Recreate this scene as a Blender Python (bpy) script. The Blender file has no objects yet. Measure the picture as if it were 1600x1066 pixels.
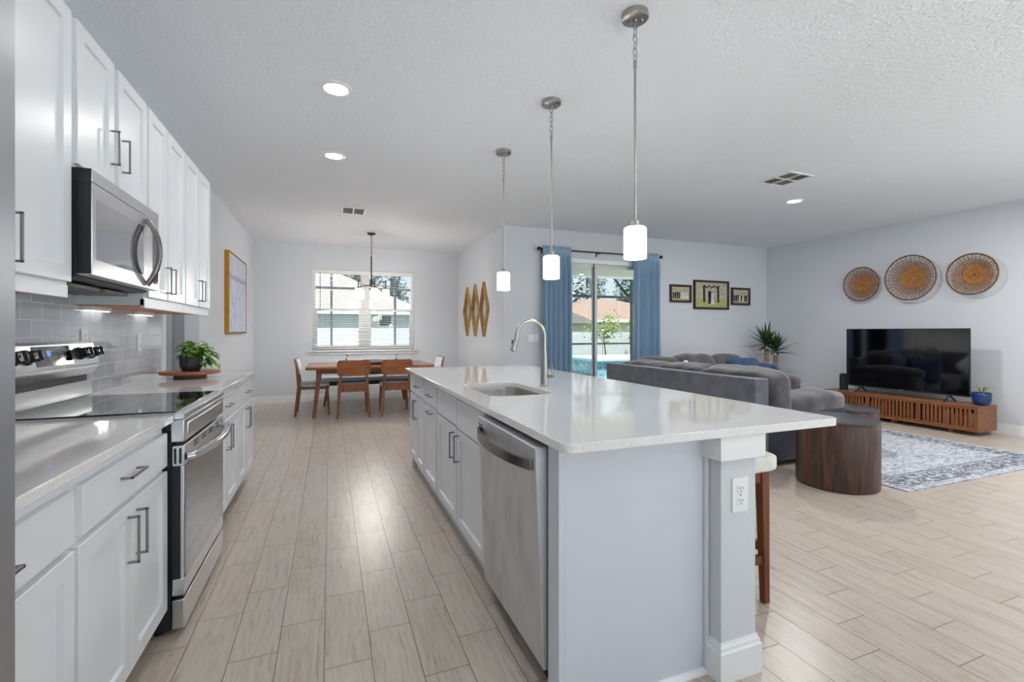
import bpy, bmesh, math, random
from math import pi, sin, cos, radians, sqrt
from mathutils import Vector, Matrix, noise as mnoise
scene = bpy.context.scene
COL = scene.collection
# ------------------------------------------------------------------ camera
YAW = math.atan2(284.5, 729.4)
cd = bpy.data.cameras.new('camera'); cam = bpy.data.objects.new('camera', cd); COL.objects.link(cam)
cd.sensor_width = 36.0; cd.lens = 729.4/1600*36.0; cd.shift_y = -14/1600
cd.clip_start = 0.05; cd.clip_end = 300
cam.location = (0, 0, 1.255); cam.rotation_euler = (pi/2, 0, -YAW)
scene.camera = cam
# ------------------------------------------------------------------ view, sky, daylight
scene.view_settings.view_transform = 'Standard'
scene.view_settings.look = 'None'
scene.view_settings.gamma = 1.0
scene.view_settings.use_curve_mapping = False
scene.view_settings.exposure = 0.74
SKY = 0.95
LAMP = 3.6
w = bpy.data.worlds.new('sky'); scene.world = w; w.use_nodes = True
bg = w.node_tree.nodes['Background']
bg.inputs['Color'].default_value = (0.80, 0.90, 1.0, 1); bg.inputs['Strength'].default_value = SKY
try:
    scene.cycles.use_denoising = True
    scene.cycles.max_bounces = 10; scene.cycles.diffuse_bounces = 6; scene.cycles.transparent_max_bounces = 16
    scene.cycles.sample_clamp_indirect = 6.0
except Exception: pass
sl = bpy.data.lights.new('sun', 'SUN'); sl.energy = 9.5; sl.angle = radians(3); sl.color = (1, .985, .97)
so_ = bpy.data.objects.new('sun', sl); COL.objects.link(so_); so_.rotation_euler = (radians(20), 0, radians(8))
def portal(name, loc, rot, sx, sy):
    l = bpy.data.lights.new(name, 'AREA'); l.shape = 'RECTANGLE'; l.size = sx; l.size_y = sy
    l.cycles.is_portal = True
    o = bpy.data.objects.new(name, l); COL.objects.link(o); o.location = loc; o.rotation_euler = rot
H = 2.84; XL = -1.225; XR = 7.70; YD = 9.15; YB = 6.485; XP = 2.40; YR = -2.6
portal('daylight_portal_dining', (0.615, 9.32, 1.67), (-pi/2, 0, 0), 1.9, 1.5)
portal('daylight_portal_patio', (4.05, 6.62, 1.2), (-pi/2, 0, 0), 2.0, 2.4)
portal('daylight_portal_side', (XR+.2, -.2, 1.35), (0, pi/2, 0), 2.2, 3.8)
portal('daylight_portal_rear', (3.6, YR-0.14, 1.25), (pi/2, 0, 0), 7.2, 2.4)
# ------------------------------------------------------------------ helpers
def s(r, g, b):
    f = lambda c: (c/255)/12.92 if c/255 <= .04045 else ((c/255+.055)/1.055)**2.4
    return (f(r), f(g), f(b))
class NT:
    def __init__(self, name):
        self.m = bpy.data.materials.new(name); self.m.use_nodes = True
        self.t = self.m.node_tree; self.t.nodes.clear()
        self.out = self.t.nodes.new('ShaderNodeOutputMaterial')
    def n(self, typ, ins=None, **props):
        nd = self.t.nodes.new('ShaderNode'+typ)
        for k, v in props.items(): setattr(nd, k, v)
        for k, v in (ins or {}).items():
            sk = nd.inputs[k]
            if isinstance(v, bpy.types.NodeSocket): self.t.links.new(v, sk)
            elif isinstance(v, tuple) and len(v) == 3 and sk.type == 'RGBA': sk.default_value = (*v, 1)
            else: sk.default_value = v
        return nd
    def math(self, op, a, b=0.0, c=0.0):
        return self.n('Math', {0: a, 1: b, 2: c}, operation=op).outputs[0]
    def mix(self, fac, a, b, mode='MIX'):
        nd = self.n('Mix', None, data_type='RGBA', blend_type=mode)
        for i, v in ((0, fac), (6, a), (7, b)):
            sk = nd.inputs[i]
            if isinstance(v, bpy.types.NodeSocket): self.t.links.new(v, sk)
            elif isinstance(v, tuple): sk.default_value = (*v[:3], 1)
            else: sk.default_value = v
        return nd.outputs[2]
    def ramp(self, fac, stops, interp='LINEAR'):
        nd = self.n('ValToRGB', {0: fac}); cr = nd.color_ramp; cr.interpolation = interp
        while len(cr.elements) < len(stops): cr.elements.new(.5)
        for e, (p, c) in zip(cr.elements, stops): e.position = p; e.color = (*c, 1) if len(c) == 3 else c
        return nd.outputs[0]
    def coord(self, scale=(1, 1, 1), rot=(0, 0, 0), loc=(0, 0, 0), kind='Object'):
        tc = self.n('TexCoord')
        return self.n('Mapping', {'Vector': tc.outputs[kind], 'Scale': scale, 'Rotation': rot, 'Location': loc}).outputs[0]
    def noise(self, vec, scale=5.0, detail=3.0, rough=.5, dist=0.0):
        return self.n('TexNoise', {'Vector': vec, 'Scale': scale, 'Detail': detail, 'Roughness': rough, 'Distortion': dist}).outputs[0]
    def bsdf(self, color, rough=.5, metal=0.0, normal=None, spec=.5, coat=0.0, **kw):
        ins = {'Base Color': color, 'Roughness': rough, 'Metallic': metal, 'Specular IOR Level': spec, 'Coat Weight': coat}
        if normal is not None: ins['Normal'] = normal
        ins.update(kw)
        b = self.n('BsdfPrincipled', ins)
        self.t.links.new(b.outputs[0], self.out.inputs[0]); return b
    def bump(self, h, strength=.2, dist=.01):
        return self.n('Bump', {'Height': h, 'Strength': strength, 'Distance': dist}).outputs[0]
def plain(name, rgb, rough=.5, metal=0.0, var=.04, vscale=6.0, bump=None, spec=.5, coat=0.0, stretch=(1, 1, 1)):
    t = NT(name); v = t.coord(stretch)
    n = t.noise(v, vscale, 4.0)
    lo = tuple(c*(1-var) for c in rgb); hi = tuple(min(1, c*(1+var)) for c in rgb)
    col = t.ramp(n, [(.3, lo), (.7, hi)])
    nor = t.bump(t.noise(v, bump[0], 3.0), bump[1], bump[2] if len(bump) > 2 else .005) if bump else None
    t.bsdf(col, rough, metal, nor, spec, coat); return t.m
def wood(name, c0, c1, axis=0, scale=1.0, rough=.45, coat=0.0):
    t = NT(name); sc = [14*scale]*3; sc[axis] = 1.2*scale
    v = t.coord(tuple(sc)); n = t.noise(v, 2.2, 6.0, .6, .6)
    n2 = t.noise(t.coord(tuple(c*3 for c in sc)), 3.0, 4.0)
    c = t.ramp(t.math('ADD', t.math('MULTIPLY', n, .75), t.math('MULTIPLY', n2, .25)), [(.3, c0), (.68, c1)])
    t.bsdf(c, rough, 0, t.bump(n2, .08, .003), .4, coat); return t.m
def brushed(name, rgb, rough=.28, axis=2, blotch=.0):
    t = NT(name); sc = [90.0]*3; sc[axis] = 1.5
    n = t.noise(t.coord(tuple(sc)), 2.0, 3.0)
    col = t.ramp(n, [(.3, tuple(c*.97 for c in rgb)), (.7, rgb)])
    r = t.math('ADD', t.math('MULTIPLY', n, .04), rough-.02)
    if blotch:
        b = t.noise(t.coord((1, 2, 1)), 4.0, 6.0, .65, .4)
        col = t.mix(t.math('MULTIPLY', t.ramp(b, [(.42, (0, 0, 0)), (.62, (1, 1, 1))]), blotch), col, tuple(c*.72 for c in rgb))
        r = t.math('ADD', r, t.math('MULTIPLY', b, .25))
    t.bsdf(col, r, 1.0); return t.m
def emit(name, rgb, strength, base=(.9, .9, .9)):
    t = NT(name); b = t.bsdf(base, .35)
    b.inputs['Emission Color'].default_value = (*rgb, 1); b.inputs['Emission Strength'].default_value = strength
    return t.m
class MB:
    """collects shapes given in world (or template) space; build() writes one mesh object"""
    def __init__(self, org=(0, 0, 0)):
        self.v = []; self.f = []; self.o = Vector(org); self.M = None
    def add(self, vs, fs):
        b = len(self.v)
        for p in vs:
            p = Vector(p)
            if self.M is not None: p = self.M @ p
            self.v.append(p-self.o)
        self.f += [tuple(i+b for i in f) for f in fs]; return self
    def box(self, x0, x1, y0, y1, z0, z1):
        if x0 > x1: x0, x1 = x1, x0
        if y0 > y1: y0, y1 = y1, y0
        return self.add([(x0, y0, z0), (x1, y0, z0), (x1, y1, z0), (x0, y1, z0), (x0, y0, z1), (x1, y0, z1), (x1, y1, z1), (x0, y1, z1)],
                        [(0, 3, 2, 1), (4, 5, 6, 7), (0, 1, 5, 4), (1, 2, 6, 5), (2, 3, 7, 6), (3, 0, 4, 7)])
    def hexa(self, bot, top):
        return self.add(list(bot)+list(top), [(0, 3, 2, 1), (4, 5, 6, 7), (0, 1, 5, 4), (1, 2, 6, 5), (2, 3, 7, 6), (3, 0, 4, 7)])
    def bar(self, p, q, w0, d0, w1=None, d1=None):
        """square tapered bar from p to q, sections axis aligned in x,y (w along x, d along y)"""
        w1 = w0 if w1 is None else w1; d1 = d0 if d1 is None else d1
        sec = lambda c, w, d: [(c[0]-w/2, c[1]-d/2, c[2]), (c[0]+w/2, c[1]-d/2, c[2]), (c[0]+w/2, c[1]+d/2, c[2]), (c[0]-w/2, c[1]+d/2, c[2])]
        return self.hexa(sec(p, w0, d0), sec(q, w1, d1))
    def tube(self, path, r, n=10, closed=False, sx=1.0):
        path = [Vector(p) for p in path]; m = len(path); rs = r if isinstance(r, (list, tuple)) else [r]*m
        vs = []; fs = []; prev = None
        for i, p in enumerate(path):
            if closed: t = path[(i+1) % m]-path[i-1]
            else: t = path[min(i+1, m-1)]-path[max(i-1, 0)]
            if t.length < 1e-9: t = Vector((0, 0, 1))
            t.normalize()
            if prev is None:
                a = Vector((0, 0, 1)) if abs(t.z) < .9 else Vector((1, 0, 0))
                u = t.cross(a).normalized()
            else:
                u = (prev-t*prev.dot(t))
                if u.length < 1e-6: u = t.orthogonal()
                u.normalize()
            prev = u; wv = t.cross(u)
            for k in range(n):
                a = 2*pi*k/n; vs.append(p+(u*cos(a)*sx+wv*sin(a))*rs[i])
        for i in range(m if closed else m-1):
            j = (i+1) % m
            for k in range(n):
                l = (k+1) % n; fs.append((i*n+k, i*n+l, j*n+l, j*n+k))
        if not closed:
            fs.append(tuple(range(n-1, -1, -1))); fs.append(tuple((m-1)*n+k for k in range(n)))
        return self.add(vs, fs)
    def cyl(self, p, q, r, n=24, r2=None):
        return self.tube([p, q], [r, r if r2 is None else r2], n)
    def lathe(self, prof, c=(0, 0, 0), n=32, sx=1.0, sy=1.0, cap=True):
        vs = []; fs = []; m = len(prof)
        for (r, z) in prof:
            for k in range(n):
                a = 2*pi*k/n; vs.append((c[0]+r*cos(a)*sx, c[1]+r*sin(a)*sy, c[2]+z))
        for i in range(m-1):
            for k in range(n):
                l = (k+1) % n; fs.append((i*n+k, i*n+l, (i+1)*n+l, (i+1)*n+k))
        if cap:
            fs.append(tuple(range(n-1, -1, -1))); fs.append(tuple((m-1)*n+k for k in range(n)))
        return self.add(vs, fs)
    def prism(self, poly, axis, a0, a1):
        """poly: 2-D points; axis 0 -> (y,z) extruded in x; 1 -> (x,z) in y; 2 -> (x,y) in z"""
        def P(p, a): return (a, p[0], p[1]) if axis == 0 else (p[0], a, p[1]) if axis == 1 else (p[0], p[1], a)
        n = len(poly)
        return self.add([P(p, a0) for p in poly]+[P(p, a1) for p in poly],
                        [tuple(range(n-1, -1, -1)), tuple(range(n, 2*n))]+[(i, (i+1) % n, (i+1) % n+n, i+n) for i in range(n)])
    def puff(self, c, h, e=4.0, seg=10, rot=(0, 0, 0), lump=0.0, lscale=6.0, pinch=0.0, sag=0.0, seed=0):
        """soft cushion: superellipsoid with half sizes h"""
        bm = bmesh.new(); bmesh.ops.create_cube(bm, size=2); bmesh.ops.subdivide_edges(bm, edges=bm.edges[:], cuts=seg, use_grid_fill=True)
        from mathutils import Euler
        R = Euler(rot).to_matrix(); off = Vector((seed*3.7, seed*1.3, seed*.7)); bm.verts.index_update()
        vs = []
        for v in bm.verts:
            p = v.co.copy(); k = (abs(p.x)**e+abs(p.y)**e+abs(p.z)**e)**(-1/e); p = p*k
            if pinch:
                d = max(abs(p.x), abs(p.y)); p.z *= 1-pinch*d**2
            if sag: p.z -= sag*(1-p.x*p.x)*(1-p.y*p.y)*(1 if p.z > 0 else 0)
            q = Vector((p.x*h[0], p.y*h[1], p.z*h[2]))
            if lump: q += p.normalized()*lump*mnoise.noise(q*lscale+off)
            vs.append(R @ q+Vector(c))
        fs = [tuple(x.index for x in f.verts) for f in bm.faces]; bm.free()
        return self.add(vs, fs)
    def build(self, name, mat, parent=None, bevel=0.0, seg=2, smooth=True, ang=38, kind=None, label=None):
        me = bpy.data.meshes.new(name); me.from_pydata([tuple(p) for p in self.v], [], self.f); me.update()
        bm = bmesh.new(); bm.from_mesh(me); bmesh.ops.recalc_face_normals(bm, faces=bm.faces[:]); bm.to_mesh(me); bm.free()
        if smooth:
            me.polygons.foreach_set('use_smooth', [True]*len(me.polygons)); me.set_sharp_from_angle(angle=radians(ang))
        o = bpy.data.objects.new(name, me); COL.objects.link(o)
        if mat is not None: me.materials.append(mat)
        if parent is not None: o.parent = parent
        else: o.location = self.o
        if bevel:
            md = o.modifiers.new('edge', 'BEVEL'); md.width = bevel; md.segments = seg; md.limit_method = 'ANGLE'; md.angle_limit = radians(40)
        if kind: o['kind'] = kind
        if label: o['label'] = label
        return o
def tag(o, label, cat, group=None):
    o['label'] = label; o['category'] = cat
    if group: o['group'] = group
    return o
def thing(name, label, cat, loc=(0, 0, 0), rz=0.0, group=None):
    o = bpy.data.objects.new(name, None); COL.objects.link(o); o.location = loc; o.rotation_euler = (0, 0, rz); o.empty_display_size = .1
    return tag(o, label, cat, group)
def dup(root, loc, rz=0.0, label=None):
    def cp(o, par):
        c = o.copy(); COL.objects.link(c)
        if par is not None: c.parent = par
        for ch in list(o.children): cp(ch, c)
        return c
    r = cp(root, None); r.location = loc; r.rotation_euler = (0, 0, rz)
    if label: r['label'] = label
    return r
def struct(name, mb, mat, bevel=0.0, **k):
    return mb.build(name, mat, None, bevel, kind='structure', **k)
def rrect(x0, x1, y0, y1, r, n=6):
    pts = []
    for cx, cy, a0 in ((x1-r, y1-r, 0), (x0+r, y1-r, pi/2), (x0+r, y0+r, pi), (x1-r, y0+r, 1.5*pi)):
        for i in range(n+1):
            a = a0+pi/2*i/n; pts.append((cx+r*cos(a), cy+r*sin(a)))
    return pts
# ------------------------------------------------------------------ materials
def wall_mat(name, rgb, bscale, bstr, rough=.85):
    t = NT(name); v = t.coord()
    n = t.noise(v, 1.3, 2.0); col = t.ramp(n, [(.3, tuple(c*.985 for c in rgb)), (.7, rgb)])
    h = t.noise(v, bscale, 3.0, .55)
    t.bsdf(col, rough, 0, t.bump(h, bstr, .01), .25); return t.m
M = {}
M['wall'] = wall_mat('grey_wall_paint', s(216, 220, 226), 70, .12)
M['ceil'] = wall_mat('knockdown_ceiling_paint', s(234, 238, 244), 48, .9)
M['post'] = wall_mat('island_wall_paint', s(214, 217, 222), 70, .15)
M['trim'] = plain('white_trim_paint', s(238, 239, 240), .35, var=.01)
M['cab'] = plain('white_cabinet_lacquer', s(227, 230, 234), .30, var=.01, spec=.5)
M['cabgrey'] = plain('island_panel_lacquer', s(213, 218, 228), .4, var=.01)
M['kick'] = plain('toe_kick_dark', s(120, 118, 116), .6)
M['ply'] = wood('cabinet_underside_wood', s(176, 112, 70), s(206, 146, 96), 1)
M['nickel'] = brushed('brushed_nickel', s(176, 174, 170), .3, 2)
M['nickel_y'] = brushed('brushed_nickel_pull', s(150, 150, 150), .32, 1)
M['chrome'] = plain('polished_chrome', s(205, 206, 208), .12, 1.0, var=.02)
M['steel'] = brushed('stainless_steel', s(222, 225, 229), .30, 1)
M['steel_v'] = brushed('stainless_steel_vertical', s(196, 199, 203), .30, 2)
M['steel_dw'] = brushed('smudged_stainless_steel', s(224, 225, 228), .42, 2, blotch=.55)
M['steel_sink'] = brushed('sink_steel', s(190, 186, 180), .32, 0)
M['black'] = plain('black_plastic', s(28, 30, 34), .45, var=.1)
M['blackm'] = plain('black_enamel', s(34, 38, 46), .38, var=.08)
M['bglass'] = plain('black_glass', s(9, 10, 12), .04, var=.1, spec=.8, coat=.6)
M['dksteel'] = plain('dark_steel', s(128, 121, 117), .25, 1.0, var=.04)
M['mirglass'] = plain('mirrored_oven_glass', s(190, 193, 199), .06, 1.0, var=.03)
M['ovenglass'] = plain('tinted_oven_glass', s(76, 83, 97), .07, 1.0, var=.03)
M['lcd'] = emit('blue_display_digits', s(70, 130, 220), 1.2, s(20, 40, 90))
def quartz():
    t = NT('white_quartz'); v = t.coord()
    a = t.noise(v, 260, 2.0, .7); b = t.noise(v, 5, 3.0)
    c = t.ramp(a, [(.34, s(205, 203, 202)), (.46, s(235, 234, 233)), (.60, s(238, 237, 236)), (.72, s(248, 248, 248))])
    c = t.mix(.12, c, t.ramp(b, [(.3, s(222, 220, 219)), (.7, s(245, 245, 245))]))
    t.bsdf(c, .07, 0, None, .6, .25); return t.m
M['quartz'] = quartz()
def planks():
    t = NT('wood_look_plank_tile'); tc = t.n('TexCoord'); sp = t.n('SeparateXYZ', {0: tc.outputs['Object']})
    x, y = sp.outputs[0], sp.outputs[1]
    u = t.math('DIVIDE', t.math('ADD', x, .02), .1707); n = t.math('FLOOR', u); fu = t.math('FRACT', u)
    v = t.math('SUBTRACT', t.math('DIVIDE', t.math('SUBTRACT', y, 3.391), .5075), t.math('DIVIDE', n, 3.0))
    m = t.math('FLOOR', v); fv = t.math('FRACT', v)
    du = t.math('MULTIPLY', t.math('MINIMUM', fu, t.math('SUBTRACT', 1.0, fu)), .1707)
    dv = t.math('MULTIPLY', t.math('MINIMUM', fv, t.math('SUBTRACT', 1.0, fv)), .5075)
    d = t.math('MINIMUM', du, dv)
    g = t.ramp(t.math('MULTIPLY', d, 100.0), [(.17, (1, 1, 1)), (.27, (0, 0, 0))])
    idv = t.n('CombineXYZ', {0: n, 1: m, 2: 0.0}).outputs[0]
    wn = t.n('TexWhiteNoise', {'Vector': idv}, noise_dimensions='3D')
    rnd = wn.outputs['Value']
    off = t.n('CombineXYZ', {0: t.math('MULTIPLY', rnd, 37.0), 1: t.math('MULTIPLY', rnd, 91.0), 2: rnd}).outputs[0]
    pv = t.n('VectorMath', {0: tc.outputs['Object'], 1: off}, operation='ADD').outputs[0]
    gv = t.n('Mapping', {'Vector': pv, 'Scale': (26, 2.2, 1)}).outputs[0]
    g1 = t.noise(gv, 2.0, 6.0, .62, .8)
    fv2 = t.n('Mapping', {'Vector': pv, 'Scale': (130, 9, 1)}).outputs[0]
    g2 = t.noise(fv2, 2.0, 4.0, .6)
    gr = t.math('ADD', t.math('MULTIPLY', g1, .65), t.math('MULTIPLY', g2, .35))
    c = t.ramp(gr, [(.34, s(144, 129, 116)), (.46, s(190, 177, 164)), (.58, s(204, 193, 181)), (.72, s(214, 204, 194))])
    tint = t.ramp(rnd, [(0, s(188, 174, 160)), (.5, s(208, 196, 184)), (1, s(196, 186, 177))])
    c = t.mix(.3, c, tint)
    c = t.mix(t.math('MULTIPLY', g, .9), c, s(136, 116, 100))
    h = t.math('ADD', t.math('MULTIPLY', g, -1.0), t.math('MULTIPLY', g2, .12))
    r = t.math('ADD', .24, t.math('MULTIPLY', g1, .12))
    t.bsdf(c, r, 0, t.bump(h, .35, .002), .55); return t.m
M['floor'] = planks()
def subway():
    t = NT('glossy_grey_subway_tile'); tc = t.n('TexCoord'); sp = t.n('SeparateXYZ', {0: tc.outputs['Object']})
    vec = t.n('CombineXYZ', {0: t.math('SUBTRACT', sp.outputs[1], .02), 1: t.math('SUBTRACT', sp.outputs[2], .916), 2: 0.0}).outputs[0]
    b = t.n('TexBrick', {'Vector': vec, 'Color1': s(184, 187, 193), 'Color2': s(196, 199, 204), 'Mortar': s(226, 227, 229), 'Scale': 1.0,
                         'Mortar Size': .0022, 'Mortar Smooth': .25, 'Bias': 0.0, 'Brick Width': .1605, 'Row Height': .0785})
    h = t.math('SUBTRACT', 1.0, b.outputs['Fac'])
    w_ = t.noise(t.n('Mapping', {'Vector': vec, 'Scale': (9, 9, 1)}).outputs[0], 1.5, 1.0)
    nor = t.bump(t.math('ADD', h, t.math('MULTIPLY', w_, .5)), .35, .003)
    t.bsdf(b.outputs['Color'], t.math('ADD', .06, t.math('MULTIPLY', b.outputs['Fac'], .5)), 0, nor, .6); return t.m
M['tile'] = subway()
def glass(name, tint=(.96, .985, .98)):
    t = NT(name); tr = t.n('BsdfTransparent', {'Color': tint}); gl = t.n('BsdfGlossy', {'Color': (1, 1, 1), 'Roughness': .01})
    fr = t.n('Fresnel', {'IOR': 1.3}); mx = t.n('MixShader', {0: fr.outputs[0], 1: tr.outputs[0], 2: gl.outputs[0]})
    t.t.links.new(mx.outputs[0], t.out.inputs[0]); return t.m
M['glass'] = glass('clear_window_glass')
M['frost'] = emit('lit_frosted_glass', (1, .98, .96), 11.5)
def shade_mat():
    t = NT('lit_warm_frosted_glass'); z = t.n('SeparateXYZ', {0: t.n('TexCoord').outputs['Object']}).outputs[2]
    b = t.bsdf((.9, .86, .78), .35)
    k = t.ramp(t.math('DIVIDE', z, .17), [(.40, (1, 1, 1)), (.86, (0, 0, 0))])
    t.t.links.new(t.mix(k, (1, .82, .55), (1, .985, .96)), b.inputs['Emission Color'])
    t.t.links.new(t.math('ADD', .9, t.math('MULTIPLY', k, 40.0)), b.inputs['Emission Strength']); return t.m
M['frost_warm'] = shade_mat()
M['ledbar'] = emit('lit_led_bar', (1, .98, .95), 2.2)
M['lens'] = emit('lit_lamp_lens', (1, .97, .93), 7.0)
M['vinyl'] = plain('white_vinyl', s(240, 241, 242), .4, var=.01)
M['alu'] = plain('grey_door_aluminium', s(205, 209, 212), .35, .0, var=.02)
M['dkalu'] = plain('dark_bronze_aluminium', s(62, 68, 76), .45, 0, var=.05)
M['blind'] = plain('white_blind_slat', s(240, 241, 238), .45, var=.01)
M['walnut'] = wood('walnut_wood', s(106, 64, 40), s(154, 98, 62), 2, 1.0, .42)
M['walnut_x'] = wood('walnut_wood_top', s(128, 74, 44), s(182, 114, 72), 0, 1.0, .25, .3)
M['walnut_y'] = wood('walnut_console_wood', s(112, 70, 46), s(160, 104, 70), 1, 1.0, .42)
M['dkwood'] = wood('dark_bench_wood', s(58, 38, 30), s(84, 54, 42), 0)
M['stoolwood'] = wood('stool_wood', s(92, 50, 28), s(138, 78, 44), 2)
M['acacia'] = wood('acacia_wood', s(122, 74, 48), s(182, 122, 86), 0, 1.0, .4)
def fabric(name, c0, c1, scale=40, rough=.9, fine=300, sheen=.3, wr=0.0):
    t = NT(name); v = t.coord(); a = t.noise(v, scale, 4.0, .6); b = t.noise(v, fine, 2.0)
    c = t.ramp(a, [(.3, c0), (.7, c1)])
    nor = t.bump(b, .25, .003)
    if wr: nor = t.n('Bump', {'Height': t.noise(t.coord((1, 1, 2.2)), 5, 3.0, .5, .8), 'Strength': wr, 'Distance': .03, 'Normal': nor}).outputs[0]
    t.bsdf(c, rough, 0, nor, .2, 0, **{'Sheen Weight': sheen}); return t.m
M['sofa'] = fabric('charcoal_velvet_upholstery', s(62, 60, 65), s(92, 88, 92), 5, .85, 220, .5, .45)
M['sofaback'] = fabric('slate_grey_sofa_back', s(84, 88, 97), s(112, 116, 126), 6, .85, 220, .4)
M['sofashade'] = fabric('shaded_sofa_side', s(44, 46, 56), s(66, 68, 80), 6, .8, 220, .2)  # sofa fabric darkened to stand for the dim light low on its side
M['bluepil'] = fabric('blue_pillow_fabric', s(26, 46, 76), s(58, 86, 122), 30)
M['whitefab'] = fabric('white_fabric', s(215, 216, 220), s(235, 236, 238), 20)
M['seatblue'] = fabric('pale_blue_seat_fabric', s(168, 182, 196), s(196, 208, 218), 30)
M['stoolfab'] = fabric('cream_stool_fabric', s(222, 218, 213), s(238, 235, 231), 30)
def curtain_mat():
    t = NT('blue_denim_curtain'); v = t.coord((200, 200, 30)); n = t.noise(v, 3, 3.0)
    c = t.ramp(n, [(.3, s(142, 178, 208)), (.7, s(190, 213, 231))])
    b = t.n('BsdfPrincipled', {'Base Color': c, 'Roughness': .9, 'Specular IOR Level': .1})
    tr = t.n('BsdfTranslucent', {'Color': c}); mx = t.n('MixShader', {0: .18, 1: b.outputs[0], 2: tr.outputs[0]})
    t.t.links.new(mx.outputs[0], t.out.inputs[0]); return t.m
M['curtain'] = curtain_mat()
M['rod'] = plain('dark_bronze_rod', s(58, 50, 48), .4, .5)
M['gold'] = plain('gold_mirror_frame', s(190, 150, 88), .35, .7, var=.12, vscale=14)
M['goldpaint'] = plain('gold_picture_frame', s(196, 132, 22), .4, .25, var=.1)
M['mirror'] = plain('mirror_glass', s(225, 228, 230), .02, 1.0, var=.01)
M['leaf'] = plain('pothos_leaf_green', s(104, 146, 58), .4, var=.4, vscale=18)
M['yucca'] = plain('yucca_leaf_green', s(50, 78, 36), .5, var=.4, vscale=12)
M['bark'] = plain('yucca_bark', s(150, 122, 100), .9, var=.25, vscale=40, bump=(60, .6))
M['pot'] = plain('black_matte_pot', s(46, 45, 46), .55, var=.08)
M['bluepot'] = plain('blue_glazed_pot', s(26, 62, 116), .18, var=.2, vscale=20)
M['soil'] = plain('potting_soil', s(60, 46, 36), .95, var=.3, vscale=60)
def drum_mat():
    t = NT('worn_dark_drum_wood'); v = t.coord((1, 1, 1))
    n = t.noise(t.coord((26, 26, 1.6)), 2.0, 5.0, .6, .5); sc = t.noise(t.coord((34, 34, 2.4), loc=(3, 1, 2)), 2.2, 5.0, .7, 1.2)
    c = t.ramp(n, [(.3, s(46, 36, 33)), (.5, s(72, 50, 42)), (.68, s(106, 66, 48))])
    c = t.mix(t.ramp(sc, [(.62, (0, 0, 0)), (.70, (.8, .8, .8))]), c, s(158, 98, 62))
    t.bsdf(c, .38, 0, t.bump(n, .15, .003), .5); return t.m
M['drum'] = drum_mat()
M['drumtop'] = plain('dark_drum_top', s(72, 68, 72), .3, var=.15, vscale=8)
def rug_mat():
    t = NT('distressed_grey_blue_rug'); tc = t.n('TexCoord'); sp = t.n('SeparateXYZ', {0: tc.outputs['Object']})
    x, y = sp.outputs[0], sp.outputs[1]
    a = t.noise(t.coord((1.2, 3.0, 1)), 9, 6.0, .75, 1.5); b = t.noise(t.coord((2, 7, 1), loc=(4, 2, 0)), 6, 5.0, .8, 2.0)
    vo = t.n('TexVoronoi', {'Vector': t.coord((1, 1, 1)), 'Scale': 11.0}, feature='DISTANCE_TO_EDGE').outputs[0]
    base = t.ramp(a, [(.38, s(132, 138, 154)), (.5, s(196, 200, 208)), (.62, s(222, 222, 222))])
    motif = t.ramp(b, [(.50, (0, 0, 0)), (.56, (1, 1, 1))])
    c = t.mix(t.math('MULTIPLY', motif, .55), base, s(84, 92, 112))
    # border band measured from the rug's edges (half sizes 1.21 x 1.55)
    ex = t.math('SUBTRACT', 1.21, t.math('ABSOLUTE', x)); ey = t.math('SUBTRACT', 1.55, t.math('ABSOLUTE', y))
    e = t.math('MINIMUM', ex, ey)
    band = t.ramp(e, [(.06, (0, 0, 0)), (.075, (1, 1, 1)), (.26, (1, 1, 1)), (.275, (0, 0, 0))])
    bm_ = t.math('MULTIPLY', band, t.ramp(t.noise(t.coord((1.5, 1.5, 1)), 17, 3.0, .6, .8), [(.46, (0, 0, 0)), (.54, (1, 1, 1))]))
    c = t.mix(t.math('MULTIPLY', bm_, .8), c, s(62, 68, 86))
    line = t.ramp(e, [(.275, (0, 0, 0)), (.285, (1, 1, 1)), (.30, (1, 1, 1)), (.31, (0, 0, 0))])
    c = t.mix(t.math('MULTIPLY', line, .6), c, s(90, 98, 116))
    t.bsdf(c, .95, 0, t.bump(a, .3, .004), .1); return t.m
M['rug'] = rug_mat()
M['rattan'] = plain('rattan_cane', s(168, 126, 92), .6, var=.35, vscale=25)
M['rattan_dk'] = plain('dark_rattan_rim', s(104, 80, 62), .6, var=.3, vscale=25)
M['rattan_c'] = plain('orange_rattan_centre', s(176, 120, 66), .55, var=.25, vscale=30)
def tvglass():
    t = NT('tv_screen_glass'); c = t.ramp(t.noise(t.coord(), 2, 1.0), [(0, s(4, 5, 7)), (1, s(7, 8, 10))])
    t.bsdf(c, .06, 0, None, 1.0, .5); return t.m
M['tv'] = tvglass()
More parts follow.
